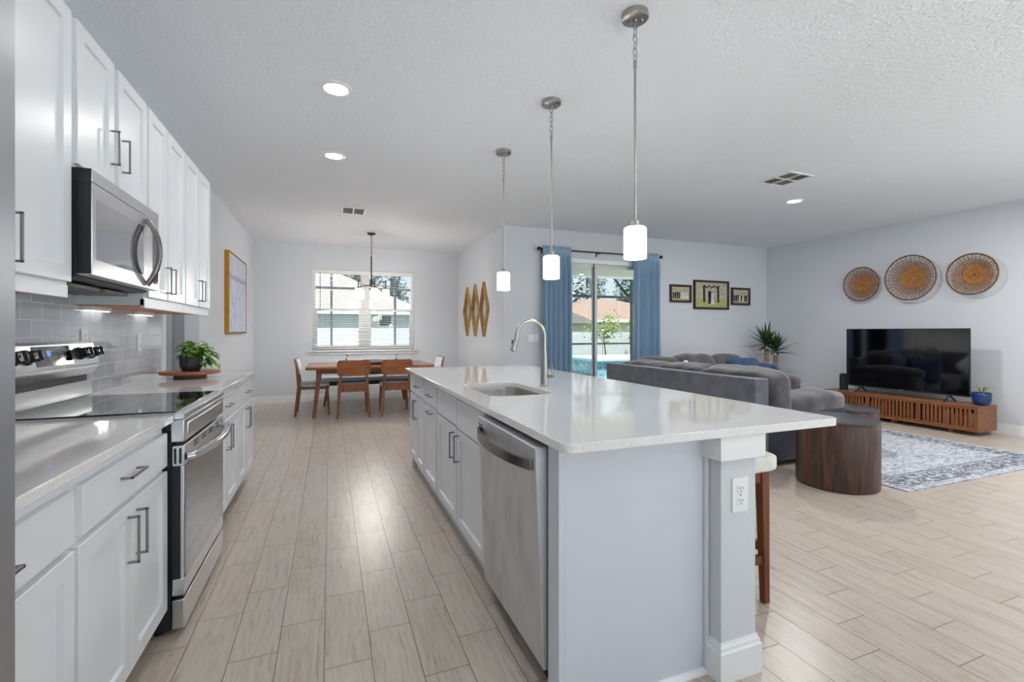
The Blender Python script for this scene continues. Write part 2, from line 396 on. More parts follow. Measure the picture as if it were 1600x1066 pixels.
def painting_mat():
    t = NT('pastel_abstract_canvas'); tc = t.n('TexCoord')
    v = t.n('Mapping', {'Vector': tc.outputs['Object'], 'Scale': (1, 3.2, 1.4)}).outputs[0]
    a = t.noise(v, 2.6, 6.0, .7, 1.0); b = t.noise(t.n('Mapping', {'Vector': tc.outputs['Object'], 'Scale': (1, 9, 3.5), 'Location': (2, 5, 1)}).outputs[0], 2.4, 5.0, .7, .8)
    c = t.ramp(a, [(.30, s(116, 152, 196)), (.42, s(166, 194, 222)), (.53, s(212, 216, 226)), (.60, s(206, 190, 198)), (.72, s(172, 202, 222))])
    c = t.mix(t.math('MULTIPLY', t.ramp(b, [(.55, (0, 0, 0)), (.66, (1, 1, 1))]), .55), c, s(214, 176, 160))
    z = t.n('SeparateXYZ', {0: tc.outputs['Object']}).outputs[2]
    zz = t.math('ADD', z, t.math('MULTIPLY', a, .25))
    band = t.ramp(zz, [(.30, (0, 0, 0)), (.34, (1, 1, 1)), (.40, (0, 0, 0))])
    c = t.mix(t.math('MULTIPLY', band, .7), c, s(116, 134, 176))
    t.bsdf(c, .7, 0, t.bump(b, .3, .004), .2); return t.m
M['art'] = painting_mat()
M['framewood'] = plain('dark_brown_frame', s(58, 36, 30), .4, var=.15)
# ------------------------------------------------------------------ room shell
T = .15
def holes_wall(name, axis, c0, c1, a0, a1, z1, holes, mat):
    """wall slab across axis (0: constant x, 1: constant y) between c0..c1, spanning a0..a1, with (b0,b1,zlo,zhi) holes"""
    mb = MB(); hs = sorted(holes); cur = a0
    def put(p, q, zl, zh):
        if q-p < 1e-4 or zh-zl < 1e-4: return
        if axis == 0: mb.box(c0, c1, p, q, zl, zh)
        else: mb.box(p, q, c0, c1, zl, zh)
    for b0, b1, zl, zh in hs:
        put(cur, b0, 0, z1); put(b0, b1, 0, zl); put(b0, b1, zh, z1); cur = b1
    put(cur, a1, 0, z1)
    return struct(name, mb, mat, smooth=False)
struct('floor', MB().box(XL-1.6, XR+T, YR-T, YD+T, -.12, 0), M['floor'], smooth=False)
struct('ceiling', MB().box(XL-1.6, XR+T, YR-T, YD+T, H, H+.12), M['ceil'], smooth=False)
DO = (4.50, 5.516, 0, 2.1)
holes_wall('wall_left', 0, XL-.125, XL, YR, YD+T, H, [DO], M['wall'])
WX0, WX1, WZ0, WZ1 = -.30, 1.53, .925, 2.40
holes_wall('wall_dining', 1, YD, YD+T, XL-.125, XP+T, H, [(WX0, WX1, WZ0, WZ1)], M['wall'])
struct('wall_partition', MB().box(XP, XP+T, YB, YD+T, 0, H), M['wall'], smooth=False)
SX0, SX1, SZ1 = 3.06, 5.02, 2.42
holes_wall('wall_living', 1, YB, YB+T, XP+T, XR+T, H, [(SX0, SX1, 0, SZ1)], M['wall'])
QY0, QY1, QZ0, QZ1 = -2.2, 1.8, .25, 2.4
holes_wall('wall_right', 0, XR, XR+T, YR-T, YB, H, [(QY0, QY1, QZ0, QZ1)], M['wall'])
qm = MB(); qx0, qx1 = XR+.05, XR+.12
for a, b in ((QY0, QY0+.06), (-.24, -.16), (QY1-.06, QY1)): qm.box(qx0, qx1, a, b, QZ0, QZ1)
for a, b in ((QY0+.06, -.24), (-.16, QY1-.06)): qm.box(qx0, qx1, a, b, QZ0, QZ0+.06); qm.box(qx0, qx1, a, b, QZ1-.06, QZ1)
W2 = qm.build('added_window', M['vinyl'], None, .003, kind='structure')  # unseen side window, added out of view to bring in more daylight
for a, b in ((QY0+.06, -.24), (-.16, QY1-.06)): MB().box(qx0+.03, qx0+.036, a, b, QZ0+.06, QZ1-.06).build('window_pane', M['glass'], W2)
RX0, RX1, RZ1 = .1, 7.1, 2.45
holes_wall('wall_rear', 1, YR-T, YR, XL-.125, XR, H, [(RX0, RX1, 0, RZ1)], M['wall'])
# hall behind the opening in the left wall
mb = MB(); mb.box(XL-1.6, XL-.125, 6.05, 6.15, 0, H); mb.box(XL-1.7, XL-1.6, 3.4, 6.15, 0, H); mb.box(XL-1.6, XL-.125, 3.3, 3.4, 0, H)
struct('wall_hall', mb, M['wall'], smooth=False)
def base(name, segs):
    mb = MB()
    for x0, x1, y0, y1 in segs:
        mb.box(x0, x1, y0, y1, 0, .115)
        dx = .004 if x1-x0 < .05 else 0; dy = .004 if y1-y0 < .05 else 0
        mb.box(x0+dx, x1-dx, y0+dy, y1-dy, .115, .135)
    struct(name, mb, M['trim'], .002)
base('baseboard_left', [(XL, XL+.014, 5.516, YD)])
base('baseboard_dining', [(XL+.014, XP-.014, YD-.014, YD)])
base('baseboard_partition', [(XP-.014, XP, YB, YD-.014)])
base('baseboard_living', [(XP, SX0-.03, YB-.014, YB), (SX1+.03, XR-.014, YB-.014, YB)])
base('baseboard_right', [(XR-.014, XR, YR+.01, YB-.014)])
# hall door seen through the opening
dr = MB(); dr.box(-2.45, -1.66, 6.0, 6.035, .01, 2.05)
d2 = dr.build('door_2', M['trim'], None, .003, kind='structure')
hb = MB(); hb.cyl((-1.70, 6.0, 1.0), (-1.70, 5.95, 1.0), .012, 12); hb.cyl((-1.70, 5.95, 1.0), (-1.78, 5.95, 1.0), .009, 12)
hb.build('door_handle', M['nickel'], d2)
tr = MB(); tr.box(-1.655, -1.585, 6.025, 6.05, 0, 2.12); tr.box(-2.55, -1.585, 6.025, 6.05, 2.05, 2.12)
struct('trim_1', tr, M['trim'], .004)
# dining window
wm = MB()
y0, y1 = 9.215, 9.275
wm.box(WX0, WX0+.05, y0, y1, WZ0, WZ1); wm.box(WX1-.05, WX1, y0, y1, WZ0, WZ1); wm.box(WX0, WX1, y0, y1, WZ1-.05, WZ1); wm.box(WX0, WX1, y0, y1, WZ0, WZ0+.04)
wm.box(.54, .69, y0, y1, WZ0+.04, WZ1-.05)
W1 = wm.build('window_1', M['vinyl'], None, .003, kind='structure')
for i, (a, b) in enumerate(((WX0+.05, .54), (.69, WX1-.05))):
    sb = MB(); sb.box(a, b, y0-.012, y1-.02, 1.645, 1.69); sb.box(a, b, y0-.012, y1-.02, .965, 1.005)
    sb.box(a, a+.035, y0-.012, y1-.02, 1.005, 1.645); sb.box(b-.035, b, y0-.012, y1-.02, 1.005, 1.645)
    sb.build('window_sash', M['vinyl'], W1, .003)
    MB().box(a+.035, b-.035, y0+.012, y0+.018, 1.005, 1.645).build('window_pane', M['glass'], W1)
    MB().box(a, b, y0+.03, y0+.036, 1.69, WZ1-.05).build('window_pane', M['glass'], W1)
si = MB(); si.box(WX0-.035, WX1+.035, 9.085, 9.16, WZ0-.03, WZ0); si.box(WX0-.02, WX1+.02, 9.128, YD, WZ0-.085, WZ0-.03); si.box(WX0, WX1, 9.16, 9.215, WZ0-.03, WZ0)
si.build('window_sill', M['trim'], W1, .004)
bl = thing('window_blind', 'white horizontal slat blind with open slats over the dining room window', 'blind', (.615, 9.19, WZ0))
o = bl.location
b1 = MB(o); b1.box(WX0+.008, WX1-.008, 9.152, 9.208, 2.325, 2.395); b1.build('headrail', M['blind'], bl, .004)
b2 = MB(o)
for i in range(31):
    z = .985+.0432*i
    b2.hexa([(WX0+.012, 9.160, z-.003), (WX1-.012, 9.160, z-.003), (WX1-.012, 9.205, z+.001), (WX0+.012, 9.205, z+.001)],
            [(WX0+.012, 9.160, z-.0005), (WX1-.012, 9.160, z-.0005), (WX1-.012, 9.205, z+.0035), (WX0+.012, 9.205, z+.0035)])
b2.build('slats', M['blind'], bl)
b3 = MB(o); b3.box(WX0+.012, WX1-.012, 9.160, 9.205, .943, .963); b3.build('bottom_rail', M['blind'], bl, .003)
for x in (-.12, .615, 1.35): MB(o).box(x-.001, x+.001, 9.158, 9.160, .95, 2.33).build('ladder_cord', M['blind'], bl)
MB(o).cyl((-.165, 9.147, 2.33), (-.165, 9.147, 1.63), .005, 8).build('tilt_wand', M['dkalu'], bl)
# patio sliding door
dm = MB(); ya, yb = 6.50, 6.60
dm.box(SX0, SX0+.05, ya, yb, 0, SZ1); dm.box(SX1-.05, SX1, ya, yb, 0, SZ1); dm.box(SX0, SX1, ya, yb, SZ1-.07, SZ1); dm.box(SX0, SX1, ya, yb, 0, .03)
D1 = dm.build('door_1', M['vinyl'], None, .003, kind='structure')
for a, b, yy in ((SX0+.05, 4.02, 6.52), (3.96, SX1-.05, 6.56)):
    p = MB(); t_ = .06
    p.box(a, a+t_, yy, yy+.035, .03, SZ1-.07); p.box(b-t_, b, yy, yy+.035, .03, SZ1-.07); p.box(a+t_, b-t_, yy, yy+.035, .03, .11); p.box(a+t_, b-t_, yy, yy+.035, SZ1-.12, SZ1-.07)
    ps = p.build('sliding_panel', M['alu'], D1, .003)
    MB().box(a+t_, b-t_, yy+.014, yy+.02, .11, SZ1-.12).build('glass_pane', M['glass'], ps)
MB().box(3.945, 3.96, 6.503, 6.52, .03, SZ1-.07).build('interlock_stile', M['dkalu'], D1)
# rear patio doors, unseen, added behind the camera to let daylight in
rm = MB(); RY0, RY1 = YR-.11, YR-.04
xs = [RX0+(RX1-RX0)*i/5 for i in range(6)]
rm.box(RX0, RX1, RY0, RY1, RZ1-.07, RZ1); rm.box(RX0, RX1, RY0, RY1, 0, .05)
for i, x in enumerate(xs):
    a = x if i == 0 else x-.035; b = x if i == 5 else x+.035
    if i == 0: b = x+.06
    if i == 5: a = x-.06
    rm.box(a, b, RY0, RY1, .05, RZ1-.07)
D3 = rm.build('added_rear_door', M['alu'], None, .003, kind='structure')
MB().box(RX0+.06, RX1-.06, YR-.078, YR-.072, .05, RZ1-.07).build('glass_pane', M['glass'], D3)
# backsplash tiles
struct('backsplash', MB().box(XL, XL+.008, .96, 4.355, .914, 1.444), M['tile'], smooth=False)
# ------------------------------------------------------------------ cabinet fronts
def shaker(mb, P, a0, a1, b0, b1, t=.02, st=.057, rec=.012):
    """framed door; P(a,b,c) maps across/up/out to world"""
    def ring(m, c): return [P(a0+m, b0+m, c), P(a1-m, b0+m, c), P(a1-m, b1-m, c), P(a0+m, b1-m, c)]
    vs = ring(0, 0)+ring(0, t-.002)+ring(.002, t)+ring(st, t)+ring(st+.004, t-rec)
    fs = [(0, 3, 2, 1)]
    for r in range(4):
        for i in range(4): fs.append((r*4+i, r*4+(i+1) % 4, r*4+4+(i+1) % 4, r*4+4+i))
    fs.append((16, 17, 18, 19)); mb.add(vs, fs)
def slab(mb, P, a0, a1, b0, b1, t=.02):
    def ring(m, c): return [P(a0+m, b0+m, c), P(a1-m, b0+m, c), P(a1-m, b1-m, c), P(a0+m, b1-m, c)]
    vs = ring(0, 0)+ring(0, t-.003)+ring(.003, t); fs = [(0, 3, 2, 1)]
    for r in range(2):
        for i in range(4): fs.append((r*4+i, r*4+(i+1) % 4, r*4+4+(i+1) % 4, r*4+4+i))
    fs.append((8, 9, 10, 11)); mb.add(vs, fs)
def pull(mb, P, a, b, vertical, L=.128, t=.02, out=.034, w=.0078):
    pr = lambda a_, b_, c0, c1, wa, wb: mb.hexa([P(a_-wa/2, b_-wb/2, c0), P(a_+wa/2, b_-wb/2, c0), P(a_+wa/2, b_+wb/2, c0), P(a_-wa/2, b_+wb/2, c0)],
                                                [P(a_-wa/2, b_-wb/2, c1), P(a_+wa/2, b_-wb/2, c1), P(a_+wa/2, b_+wb/2, c1), P(a_-wa/2, b_+wb/2, c1)])
    if vertical:
        for d in (-1, 1): pr(a, b+d*(L/2-w/2), t, t+out, w, w)
        pr(a, b, t+out-w, t+out, w, L)
    else:
        for d in (-1, 1): pr(a+d*(L/2-w/2), b, t, t+out, w, w)
        pr(a, b, t+out-w, t+out, L, w)
def cabinet(name, label, xf, sg, y0, y1, z0, z1, depth, fronts, kick=None, group=None, mat=None, frame=.018, extra=None):
    """xf: plane the door backs lie on; sg=+1 faces +x, -1 faces -x"""
    xb = xf-sg*depth
    r = thing(name, label, 'cabinet', ((xf+xb)/2, (y0+y1)/2, z0 if kick is None else 0), 0, group); o = r.location
    mat = mat or M['cab']
    P = lambda a, b, c: (xf+sg*c, a, b)
    MB(o).box(xb, xf-sg*.001, y0, y1, z0, z1).build('carcass', mat, r, .001)
    if kick is not None: MB(o).box(xb, xf-sg*kick, y0, y1, 0, z0).build('toe_kick', M['kick'], r)
    for f in fronts:
        kind, a0, a1, b0, b1, h = f
        mb = MB(o)
        (shaker if kind == 'door' else slab)(mb, P, a0, a1, b0, b1)
        d = mb.build('door' if kind == 'door' else 'drawer' if kind == 'drawer' else 'false_front', mat, r, 0, smooth=False)
        if h:
            hb = MB(o); pull(hb, P, h[1], h[2], h[0] == 'v', h[3] if len(h) > 3 else .13)
            hb.build('handle', M['nickel_y'], d, .0012, label='brushed nickel bar handle')
    return r
XF = -.635   # left base door backs (fronts at -.615)
def bd(y0, y1, z0, z1, hinge):  # helper for a door with its pull near the free edge
    return ('door', y0, y1, z0, z1, ('v', (y1-.035) if hinge == 'L' else (y0+.035), z1-.115, .155))
GB = 'white base cabinets along the left wall'
cabinet('base_cabinet', 'white base cabinet beside the refrigerator, mostly cut off at the left edge', XF, 1, .965, 1.548, .115, .884, .58,
        [('drawer', .985, 1.537, .707, .845, ('h', 1.19, .776)), ('door', .985, 1.537, .125, .690, ('v', 1.02, .57, .155))], .07, GB)
cabinet('base_cabinet', 'white two-door base cabinet with one drawer, right before the range', XF, 1, 1.552, 2.284, .115, .884, .58,
        [('drawer', 1.584, 2.276, .71, .845, ('h', 1.885, .792, .135)), bd(1.560, 1.910, .125, .690, 'L'), bd(1.914, 2.276, .125, .690, 'R')], .07, GB)
cabinet('base_cabinet', 'white base cabinet just past the range', XF, 1, 3.062, 3.856, .115, .884, .58,
        [('drawer', 3.075, 3.842, .715, .852, ('h', 3.46, .785)), bd(3.072, 3.456, .13, .695, 'L'), bd(3.460, 3.842, .13, .695, 'R')], .07, GB)
cabinet('base_cabinet', 'white base cabinet at the far end of the left counter', XF, 1, 3.860, 4.555, .115, .884, .58,
        [('drawer', 3.868, 4.545, .715, .852, ('h', 4.2, .785)), bd(3.868, 4.203, .13, .695, 'L'), bd(4.207, 4.545, .13, .695, 'R')], .07, GB)
for lab, a, b in (('white quartz counter between the refrigerator and the range', .955, 2.285), ('white quartz counter past the range, under the potted plant', 3.060, 4.575)):
    c = tag(MB((-.91, (a+b)/2, .885)).box(XL+.009, -.597, a, b, .885, .915).build('countertop', M['quartz'], None, .003), lab, 'countertop')
# upper cabinets
XU = -.925; GU = 'white upper cabinets on the left wall'
def upper(label, y0, y1, z0, z1, ymid, hz, L=.155, zt=2.462, single=None, db=.045, gp=.010, ra=.010, rb=.010):
    fr = []
    if single: fr.append(('door', y0+.012, y1-.008, z0+db, zt, ('v', single, hz, L)))
    else:
        fr += [('door', y0+ra, ymid-gp, z0+db, zt, ('v', ymid-gp-.035, hz, L)), ('door', ymid+gp, y1-rb, z0+db, zt, ('v', ymid+gp+.035, hz, L))]
    r = cabinet('upper_cabinet', label, XU, 1, y0, y1, z0, z1, .292, fr, None, GU)
    return r
U1 = upper('tall white upper cabinet left of the microwave', 1.33, 2.252, 1.398, 2.47, 1.825, 1.545, rb=.014)
U2 = upper('short white upper cabinet directly above the microwave', 2.262, 3.028, 1.893, 2.47, 2.637, 2.075, db=.012, gp=.024, ra=.020, rb=.014)
U3 = upper('white upper cabinet right of the microwave, nearer of two tall ones', 3.036, 3.728, 1.398, 2.47, 3.36, 1.56)
U4 = upper('farthest white upper cabinet, ending the row toward the painting', 3.732, 4.425, 1.398, 2.47, 4.085, 1.56)
for r, a, b in ((U1, 1.33, 2.252), (U3, 3.036, 3.728), (U4, 3.732, 4.425)):
    o = r.location
    MB(o).box(XL+.012, XU-.022, a+.018, b-.018, 1.394, 1.3975).build('underside_panel', M['ply'], r, label='bare wood underside')
    lr = MB(o); lr.box(XU-.018, XU+.003, a, b, 1.385, 1.432); lr.build('light_rail', M['cab'], r, .001)
for i, (a, b, lab) in enumerate(((2.10, 2.24, 'white under-cabinet light beside the microwave, nearest the camera'), (3.10, 3.36, 'white under-cabinet light above the first tile outlet'), (3.80, 4.06, 'white under-cabinet light above the second tile outlet'))):
    t_ = thing('under_cabinet_light', lab, 'light', (XL+.03, (a+b)/2, 1.38), 0, 'under-cabinet light bars'); o = t_.location
    MB(o).box(XL+.012, XL+.05, a, b, 1.372, 1.394).build('housing', M['trim'], t_, .003)
    MB(o).box(XL+.018, XL+.044, a+.01, b-.01, 1.369, 1.372).build('diffuser', M['ledbar'], t_)
# ------------------------------------------------------------------ refrigerator
fr = thing('refrigerator', 'stainless steel refrigerator, only its front edge showing at the far left', 'refrigerator', (-.85, .485, 0)); o = fr.location
MB(o).box(XL+.01, -.515, .035, .935, .03, 1.775).build('body', M['blackm'], fr, .004)
MB(o).box(-.513, -.447, .492, .943, .55, 1.785).build('door', M['steel_v'], fr, .006, 3)
MB(o).box(-.513, -.447, .032, .486, .55, 1.785).build('door', M['steel_v'], fr, .006, 3)
MB(o).box(-.513, -.447, .032, .943, .06, .542).build('freezer_drawer', M['steel_v'], fr, .006, 3)
for yy in (.455, .523):
    hb = MB(o); hb.cyl((-.40, yy, .75), (-.40, yy, 1.5), .011, 12)
    for z in (.80, 1.45): hb.cyl((-.452, yy, z), (-.40, yy, z), .008, 10)
    hb.build('door_handle', M['steel_v'], fr)
hb = MB(o); hb.cyl((-.40, .2, .49), (-.40, .77, .49), .011, 12)
for yy in (.25, .72): hb.cyl((-.452, yy, .49), (-.40, yy, .49), .008, 10)
hb.build('door_handle', M['steel_v'], fr)
for x in (-1.15, -.6):
    for y in (.1, .87): MB(o).cyl((x, y, 0), (x, y, .031), .02, 12).build('foot', M['black'], fr)
# ------------------------------------------------------------------ microwave
mw = thing('microwave', 'stainless over-the-range microwave with mirrored door hanging under the short upper cabinet', 'microwave', (-1.04, 2.645, 1.44)); o = mw.location
A0, A1 = 2.268, 3.022
mb = MB(o); mb.prism([(XL+.012, 1.443), (-.915, 1.462), (-.905, 1.472), (-.905, 1.886), (XL+.012, 1.886)], 1, A0, A1)
mb.build('body', M['blackm'], mw, .002)
mb = MB(o); mb.box(XL+.10, -.96, 2.36, 2.62, 1.436, 1.4515); mb.box(XL+.10, -.96, 2.67, 2.93, 1.436, 1.4515)
mb.build('grease_filter', M['kick'], mw, .002)
mb = MB(o); mb.box(-.905, -.855, A0, A1, 1.836, 1.886); vs_ = mb.build('vent_strip', M['steel'], mw, .002)
MB(o).box(-.904, -.857, A0-.0016, A0-.0003, 1.832, 1.886).build('side_plate', M['black'], vs_)
mb = MB(o)
y2 = 2.872
mb.box(-.903, -.855, A0, y2, 1.475, 1.833); md = mb.build('door', M['steel'], mw, .003)
MB(o).box(-.856, -.8535, 2.302, 2.80, 1.538, 1.775).build('door_window', M['mirglass'], md, label='mirrored dark door window')
mb = MB(o); mb.box(-.904, -.858, A0-.0015, A0-.0003, 1.48, 1.83); mb.build('door_edge', M['black'], md)
hp = []
for i in range(17):
    a = -1+2*i/16; hp.append((-.853+.052*(1-abs(a)**2.2), 2.838, 1.655+.165*a))
hb = MB(o); hb.tube(hp, [.013]*17, 10, sx=1.0); hb.build('handle', M['dksteel'], md, label='bowed grey metal handle')
mb = MB(o); mb.box(-.903, -.855, y2+.003, A1, 1.475, 1.833); pn = mb.build('control_panel', M['steel'], mw, .003)
MB(o).box(-.856, -.8535, 2.93, 3.008, 1.505, 1.77).build('keypad', M['bglass'], pn)
# ------------------------------------------------------------------ range
rg = thing('range', 'stainless electric range with black glass cooktop and tall back panel', 'range', (-.89, 2.667, 0)); o = rg.location
R0, R1 = 2.292, 3.052; XFR = -.562
mb = MB(o); mb.box(XL+.012, -.61, R0+.012, R1-.012, .022, .895); mb.build('body', M['blackm'], rg, .003)
for x in (-.66, -1.15):
    for y in (R0+.05, R1-.05): MB(o).cyl((x, y, 0), (x, y, .024), .018, 12).build('foot', M['black'], rg)
mb = MB(o); mb.box(-1.15, -.60, R0, R1, .895, .922); mb.prism([(-.602, .895), (XFR-.002, .895), (XFR+.002, .905), (XFR, .915), (XFR-.012, .922), (-.602, .922)], 1, R0, R1)
mb.build('cooktop_rim', M['steel'], rg, .001)
MB(o).box(-1.135, -.595, R0+.018, R1-.018, .9215, .927).build('cooktop', M['bglass'], rg, .002, label='black glass cooktop')
mb = MB(o); mb.box(-.61, XFR, R0+.002, R1-.002, .800, .893); fp = mb.build('front_panel', M['steel'], rg, .004)
mb = MB(o); mb.box(XFR-.004, XFR+.004, R0+.05, R1-.05, .815, .872); mb.build('inset_trim', M['steel'], fp, .004)
# back panel
mb = MB(o); mb.prism([(XL+.012, .93), (-1.150, .93), (-1.146, .942), (-1.150, 1.010), (XL+.012, 1.010)], 1, R0+.008, R1-.008)
mb.prism([(XL+.012, 1.042), (-1.150, 1.042), (-1.125, 1.075), (-1.122, 1.098), (-1.148, 1.200), (-1.165, 1.208), (XL+.012, 1.208)], 1, R0, R1)
bp = mb.build('back_panel', M['steel'], rg, .002)
MB(o).box(XL+.012, -1.165, R0+.02, R1-.02, 1.010, 1.042).build('panel_vent_gap', M['black'], rg)
MB(o).box(XL+.012, -1.15, R0+.008, R1-.008, .895, .93).build('back_riser', M['steel'], rg)
def face(z): return -1.122-(z-1.098)/(1.200-1.098)*.026
dv = Vector((-.026, 0, .102)).normalized(); nv = Vector((.102, 0, .026)).normalized()
def quadbox(mb, ya, yb, za, zb, off=.0015):
    p = [Vector((face(z), y, z)) for y, z in ((ya, za), (yb, za), (yb, zb), (ya, zb))]
    mb.hexa([q-nv*.002 for q in p], [q+nv*off for q in p])
mb = MB(o); quadbox(mb, 2.505, 2.80, 1.108, 1.192); dsp = mb.build('display', M['bglass'], bp, label='black glass display')
mb = MB(o)
for k, dy in enumerate((2.604, 2.618)):
    quadbox(mb, dy, dy+.003, 1.150, 1.172, .0022); quadbox(mb, dy+.007, dy+.010, 1.150, 1.172, .0022)
    if k in (0, 1):
        for z in (1.150, 1.160, 1.170): quadbox(mb, dy, dy+.010, z, z+.002, .0022)
mb.build('digits', M['lcd'], dsp)
for yk in (2.345, 2.445, 2.875, 2.985):
    c = Vector((face(1.15), yk, 1.15)); kb = MB(o)
    kb.cyl(c, c+nv*.012, .031, 24); kb.cyl(c+nv*.012, c+nv*.048, .025, 24, .023)
    k = kb.build('knob', M['black'], bp, .002)
    kr = MB(o); kr.cyl(c+nv*.040, c+nv*.050, .0255, 24, .0235)
    kr.build('chrome_ring', M['chrome'], k, .001)
    kr = MB(o); e = c+nv*.0505; kr.hexa([e-dv*.022-Vector((0, .005, 0)), e+dv*.022-Vector((0, .005, 0)), e+dv*.022+Vector((0, .005, 0)), e-dv*.022+Vector((0, .005, 0))],
                                        [e+nv*.006-dv*.021-Vector((0, .004, 0)), e+nv*.006+dv*.021-Vector((0, .004, 0)), e+nv*.006+dv*.021+Vector((0, .004, 0)), e+nv*.006-dv*.021+Vector((0, .004, 0))])
    kr.build('grip', M['black'], k)
# oven door
mb = MB(o); mb.box(-.606, XFR, R0+.004, R1-.004, .700, .785); mb.box(-.606, XFR, R0+.004, R1-.004, .165, .235); mb.box(-.606, XFR, R0+.004, R0+.010, .235, .700); mb.box(-.606, XFR, R1-.010, R1-.004, .235, .700)
od = mb.build('oven_door', M['steel'], rg, .003)
mb = MB(o); mb.box(-.604, XFR+.0008, R0+.0105, R1-.0105, .2355, .6995); mb.build('door_window', M['ovenglass'], od, label='dark mirrored oven door glass')
MB(o).box(-.606, -.575, R0+.0035, R0+.0055, .235, .700).build('door_edge', M['black'], od)
vs = MB(o)
for c in range(4):
    ya = 2.44+c*.14
    for zz in (.752, .766): vs.box(XFR-.001, XFR+.001, ya, ya+.075, zz, zz+.006)
for xx in (-.598, -.580): vs.box(xx, xx+.008, R0+.002, R0+.005, .712, .775)
vs.build('vent_slots', M['black'], od)
hp = [(XFR+.004, 2.312, .735)]
for i in range(21):
    a = -1+2*i/20; hp.append((XFR+.022+.042*(1-a*a), 2.672+.352*a, .735))
hp.append((XFR+.004, 3.032, .735))
hb = MB(o); hb.tube(hp, [.015]+[.0175]*21+[.015], 12); hb.build('handle', M['chrome'], od, label='bowed polished bar handle')
mb = MB(o); mb.box(-.606, XFR, R0+.004, R1-.004, .03, .148); mb.build('storage_drawer', M['steel'], rg, .003)
# outlets on the tile
def outlet(label, cx, cy, cz, nrm, wid=.07, hgt=.115, sw=False, gang=1):
    t_ = thing('wall_outlet' if not sw else 'light_switch', label, 'outlet' if not sw else 'switch', (cx, cy, cz)); o = t_.location
    def Bx(mb, a0, a1, z0, z1, c0, c1):
        if nrm == 'x': mb.box(cx+c0, cx+c1, cy+a0, cy+a1, cz+z0, cz+z1)
        else: mb.box(cx+a0, cx+a1, cy-c1, cy-c0, cz+z0, cz+z1)
    mb = MB(o); Bx(mb, -wid/2, wid/2, -hgt/2, hgt/2, 0, .006); pl = mb.build('cover_plate', M['trim'], t_, .002)
    for z in ((.0225, -.0225) if not sw else ()):
        mb = MB(o); Bx(mb, -.0165, .0165, z-.0145, z+.0145, .004, .0085); rc = mb.build('receptacle', M['vinyl'], t_, .006, 3)
        mb = MB(o); Bx(mb, -.0075, -.0055, z-.001, z+.008, .006, .0092); Bx(mb, .0055, .0075, z-.001, z+.007, .006, .0092); Bx(mb, -.002, .002, z-.0095, z-.0055, .006, .0092)
        mb.build('slots', M['black'], rc)
    if sw:
        for g in range(gang):
            a = (g-(gang-1)/2)*.046; mb = MB(o); Bx(mb, a-.016, a+.016, -.033, .033, .004, .010); mb.build('rocker', M['vinyl'], t_, .002)
    else:
        mb = MB(o); Bx(mb, -.003, .003, -.003, .003, .005, .0072); mb.build('screw', M['nickel'], t_)
    return t_
outlet('white duplex outlet on the tile backsplash just past the range panel', XL+.009, 3.13, 1.212, 'x')
outlet('white duplex outlet on the tile backsplash left of the potted plant', XL+.009, 3.90, 1.182, 'x')
# ------------------------------------------------------------------ turntable stand and pothos
st = thing('cake_stand', 'round wooden pedestal board on the far left counter carrying the potted plant', 'stand', (-.965, 4.10, .9155)); o = st.location
MB(o).lathe([(.186, .030), (.192, .036), (.192, .046), (.187, .052)], o, 48).build('board', M['acacia'], st)
MB(o).lathe([(.100, 0), (.104, .004), (.104, .026), (.098, .030)], o, 40).build('pedestal', M['walnut'], st)
pt = thing('potted_plant', 'trailing green pothos in a faceted black pot on the wooden stand', 'plant', (-.955, 4.07, .968)); o = pt.location
pb = MB(o); n = 8
pb.lathe([(.052, 0), (.072, .032), (.076, .110), (.069, .113), (.067, .10)], o, n); pb.build('pot', M['pot'], pt, smooth=False)
MB(o).lathe([(.0665, .088), (.0665, .10)], o, 16).build('soil', M['soil'], pt)
rnd = random.Random(7)
def leaf(mb, p, d, up, L, W, curl=.25):
    d = Vector(d).normalized(); up = Vector(up); sd = d.cross(up)
    if sd.length < 1e-4: sd = d.orthogonal()
    sd.normalize(); nn = sd.cross(d).normalized(); p = Vector(p)
    prof = [(0, 0), (.06, .55), (.25, 1.0), (.5, .88), (.75, .5), (1, 0)]
    vs = []; fs = []
    for i, (t_, w_) in enumerate(prof):
        c = p+d*(L*t_)-nn*(curl*L*t_*t_)
        vs += [c-sd*(W/2*w_)+nn*(.12*W*w_), c, c+sd*(W/2*w_)+nn*(.12*W*w_)]
    for i in range(len(prof)-1):
        a = i*3; fs += [(a, a+1, a+4, a+3), (a+1, a+2, a+5, a+4)]
    mb.add(vs, fs)
lb = MB(o); sb = MB(o); base_ = Vector(o)+Vector((0, 0, .095))
rt = Vector((cos(YAW), -sin(YAW), 0)); fw = Vector((sin(YAW), cos(YAW), 0))
for k in range(64):
    a = rnd.uniform(0, 2*pi); rr_ = sqrt(rnd.random()); lx = .030+.085*rr_*cos(a); ly = .07*rr_*sin(a); hh = rnd.uniform(.02, .145)*(1-.25*rr_)
    tip = base_+rt*lx+fw*ly+Vector((0, 0, hh)); root = base_+(rt*cos(a)+fw*sin(a))*.03
    mid = (root+tip)/2+Vector((0, 0, .02)); sb.tube([root, mid, tip], .0017, 5)
    dr_ = rt*cos(a)+fw*sin(a)+Vector((0, 0, rnd.uniform(-.7, .05)))-fw*.35
    leaf(lb, tip, dr_, (0, 0, 1), rnd.uniform(.05, .068), rnd.uniform(.046, .060))
